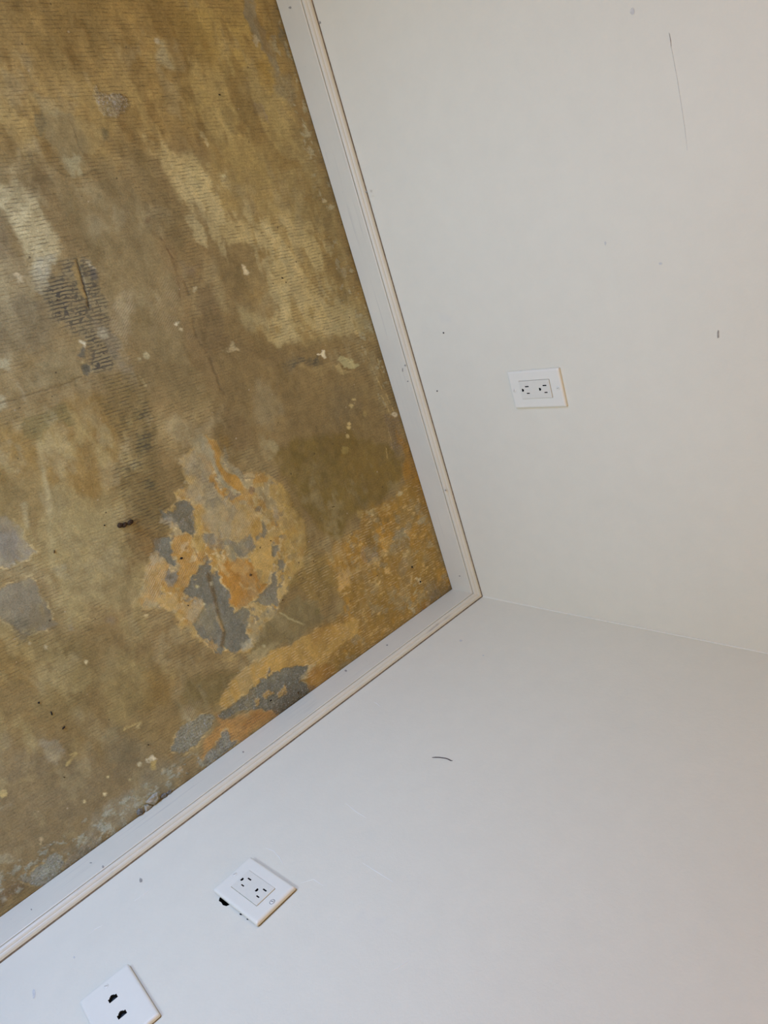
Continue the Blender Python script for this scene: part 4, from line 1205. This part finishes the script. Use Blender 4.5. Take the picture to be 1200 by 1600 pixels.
def lump(center, size, rot, seed, sub=2, rough=0.25, flat=1.0):
    rnd = random.Random(seed)
    bm = bmesh.new()
    bmesh.ops.create_icosphere(bm, subdivisions=sub, radius=1.0)
    off = [Vector((rnd.uniform(-1, 1), rnd.uniform(-1, 1), rnd.uniform(-1, 1))).normalized() for _ in range(7)]
    am = [rnd.uniform(-rough, rough) for _ in range(7)]
    for v in bm.verts:
        d = v.co.normalized()
        v.co = d * (1 + sum(a * max(0, d.dot(o)) ** 3 for a, o in zip(am, off)))
    bm.transform(Matrix.Translation(center) @ Matrix.Rotation(rot, 4, 'Z') @ Matrix.Diagonal((*size, 1)))
    return bm


def zfloor(x, y):
    k = np.argmin((F.X - x) ** 2 + (F.Y - y) ** 2)
    return float(zz[k])


def join(bms):
    out = bmesh.new()
    for b in bms:
        tmp = bpy.data.meshes.new('tmp')
        b.to_mesh(tmp)
        b.free()
        out.from_mesh(tmp)
        bpy.data.meshes.remove(tmp)
    return out


# dark chewed lump
c1, c2, c3 = floor_at(187.5, 821), floor_at(194, 820), floor_at(203, 816)
z0 = zfloor(*c2[:2])
cl = obj('debris_clump', join([lump((c1[0], c1[1], z0 + .0030), (.0044, .0056, .0040), .2, 1), lump((c2[0], c2[1], z0 + .0028), (.0040, .0056, .0036), .5, 2),
                               lump((c3[0], c3[1], z0 + .0036), (.0047, .0060, .0044), .3, 3)]), M_CLUMP, smooth=True)
tag(cl, 'dark brown double lump of debris on the tan part of the floor', 'debris')

CR = [  # px, py, half-length mm, half-width mm, angle, material, label
    (283, 872, 2.9, 2.0, 1.4, M_CRUMB, 'black crumb on the orange strip between grey patches'),
    (391.5, 898.5, 2.9, 2.6, 0, M_CRUMBB, 'round brown crumb in the middle of the deep orange patch'),
    (441.5, 434.5, 2.6, 1.3, .9, M_CRUMB, 'black flake on the pale combed field, left of the steep baseboard'),
    (447, 441, 1.6, 1.0, .9, M_CRUMB, 'smaller black flake just below another on the pale combed field'),
    (427, 443, 1.2, .8, .4, M_CRUMB, 'tiny black speck left of two flakes on the pale combed field'),
    (644, 886, 2.4, 2.1, .2, M_CRUMB, 'black crumb on amber floor a hand above the room corner'),
    (657, 909, 2.8, 2.4, .2, M_CRUMB, 'black crumb in a white ring nearest the room corner'),
    (343, 148, 2.6, 1.2, 1.2, M_CRUMB, 'dark sliver on the golden floor near the top'),
    (163.5, 821, 1.5, 1.3, .4, M_CRUMB, 'tiny dark speck left of the double lump'),
    (85, 862, 2.8, 1.1, -.4, M_CRUMBB, 'thin brown chip on pale floor right of the grey left-edge patch'),
    (81, 1115, 3.6, 1.2, -.2, M_CRUMB, 'slim dark stick, upper of two on the lower left floor'),
    (100, 1137, 3.2, 1.6, 1.9, M_CRUMB, 'stubby dark stick, lower of two on the lower left floor'),
    (61, 1098, 1.7, 1.4, .1, M_CRUMB, 'dark dot above the slim stick on the lower left floor'),
    (232, 1164, 1.6, 1.3, .1, M_CRUMB, 'dark dot above the white crumbs near the lower baseboard'),
    (424, 1095, 2.9, 1.2, 1.6, M_CRUMB, 'black flake lying on the broken grey concrete by the lower baseboard'),
    (467, 1083, 2.2, 1.8, .3, M_CRUMBB, 'brown crumb at the right end of the broken grey concrete'),
    (442, 938, 1.9, 1.6, .3, M_CRUMBB, 'brown dot at the right tip of the grey patch'),
    (490, 877, 1.4, 1.2, .3, M_CRUMBB, 'brown dot right of the orange patch'),
    (294, 946, 1.4, 1.2, .3, M_CRUMB, 'dark dot on pale fringe left of the large grey patch'),
    (521, 792, 4.6, .7, 1.35, M_CRUMBB, 'thin brown splinter on the dark olive floor'),
    (423, 845, 1.5, 1.2, .3, M_CRUMB, 'small dark dot on the yellow flap of the orange patch'),
    (101, 0 + 1215, 1.8, 1.0, .5, M_CRUMBB, 'faint brown chip on the grey-brown lower left floor'),
]
for k, (px, py, L, Wd, an, mt, lab) in enumerate(CR):
    q = floor_at(px, py)
    o = obj('crumb', lump((q[0], q[1], zfloor(q[0], q[1]) + Wd * .0007), (L / 1000, Wd / 1000, Wd * .0008), an, 40 + k, 1, .35), mt, smooth=True)
    tag(o, lab, 'crumb', 'dark crumbs on the floor')


# chips of mortar wedged against the lower baseboard
def shard(pts, h, mat, label, seed, tilt=0.35):
    rnd = random.Random(seed)
    P = [floor_at(*q)[:2] for q in pts]
    c = np.mean(P, 0)
    z = zfloor(*c) - 0.0015
    bm = bmesh.new()
    n = len(P)
    lo = [bm.verts.new((p[0], p[1], z)) for p in P]
    md = [bm.verts.new((c[0] + (p[0] - c[0]) * .97, c[1] + (p[1] - c[1]) * .97, z + h * (.5 + .4 * rnd.random()))) for p in P]
    hi = [bm.verts.new((c[0] + (p[0] - c[0]) * .62, c[1] + (p[1] - c[1]) * .62, z + h * (.85 + .35 * rnd.random()))) for p in P]
    for A, B in ((lo, md), (md, hi)):
        for i in range(n):
            bm.faces.new((A[i], A[(i + 1) % n], B[(i + 1) % n], B[i]))
    bm.faces.new(hi)
    bm.faces.new(lo[::-1])
    bmesh.ops.recalc_face_normals(bm, faces=bm.faces[:])
    o = obj('mortar_chip', bm, mat)
    tag(o, label, 'stone chip', 'chips by the lower baseboard')


shard([(228, 1254), (234, 1247), (240, 1241), (246, 1238), (248, 1244), (245, 1252), (240, 1257), (233, 1255)], .007, M_CHIP, 'largest pale mortar chip wedged against the lower baseboard', 1)
shard([(225.5, 1258), (231, 1257), (238, 1259), (234, 1263), (227, 1268)], .006, M_CHIP, 'flat pale mortar chip just below the largest one at the baseboard', 2)
shard([(214, 1268), (217, 1264), (222, 1264), (224.5, 1267), (220, 1272), (215, 1274)], .006, M_CHIPD, 'dark round chip left of the pale mortar chips at the baseboard', 3)
shard([(250, 1247), (254, 1241), (259, 1239), (261, 1243), (256, 1248)], .005, M_CHIPD, 'dark bluish chip touching the upper right of the largest mortar chip', 4)
shard([(260, 1240), (264, 1236), (268, 1234), (267, 1239), (263, 1242)], .004, M_CHIPD, 'dark bluish chip rightmost of the row at the lower baseboard', 5)
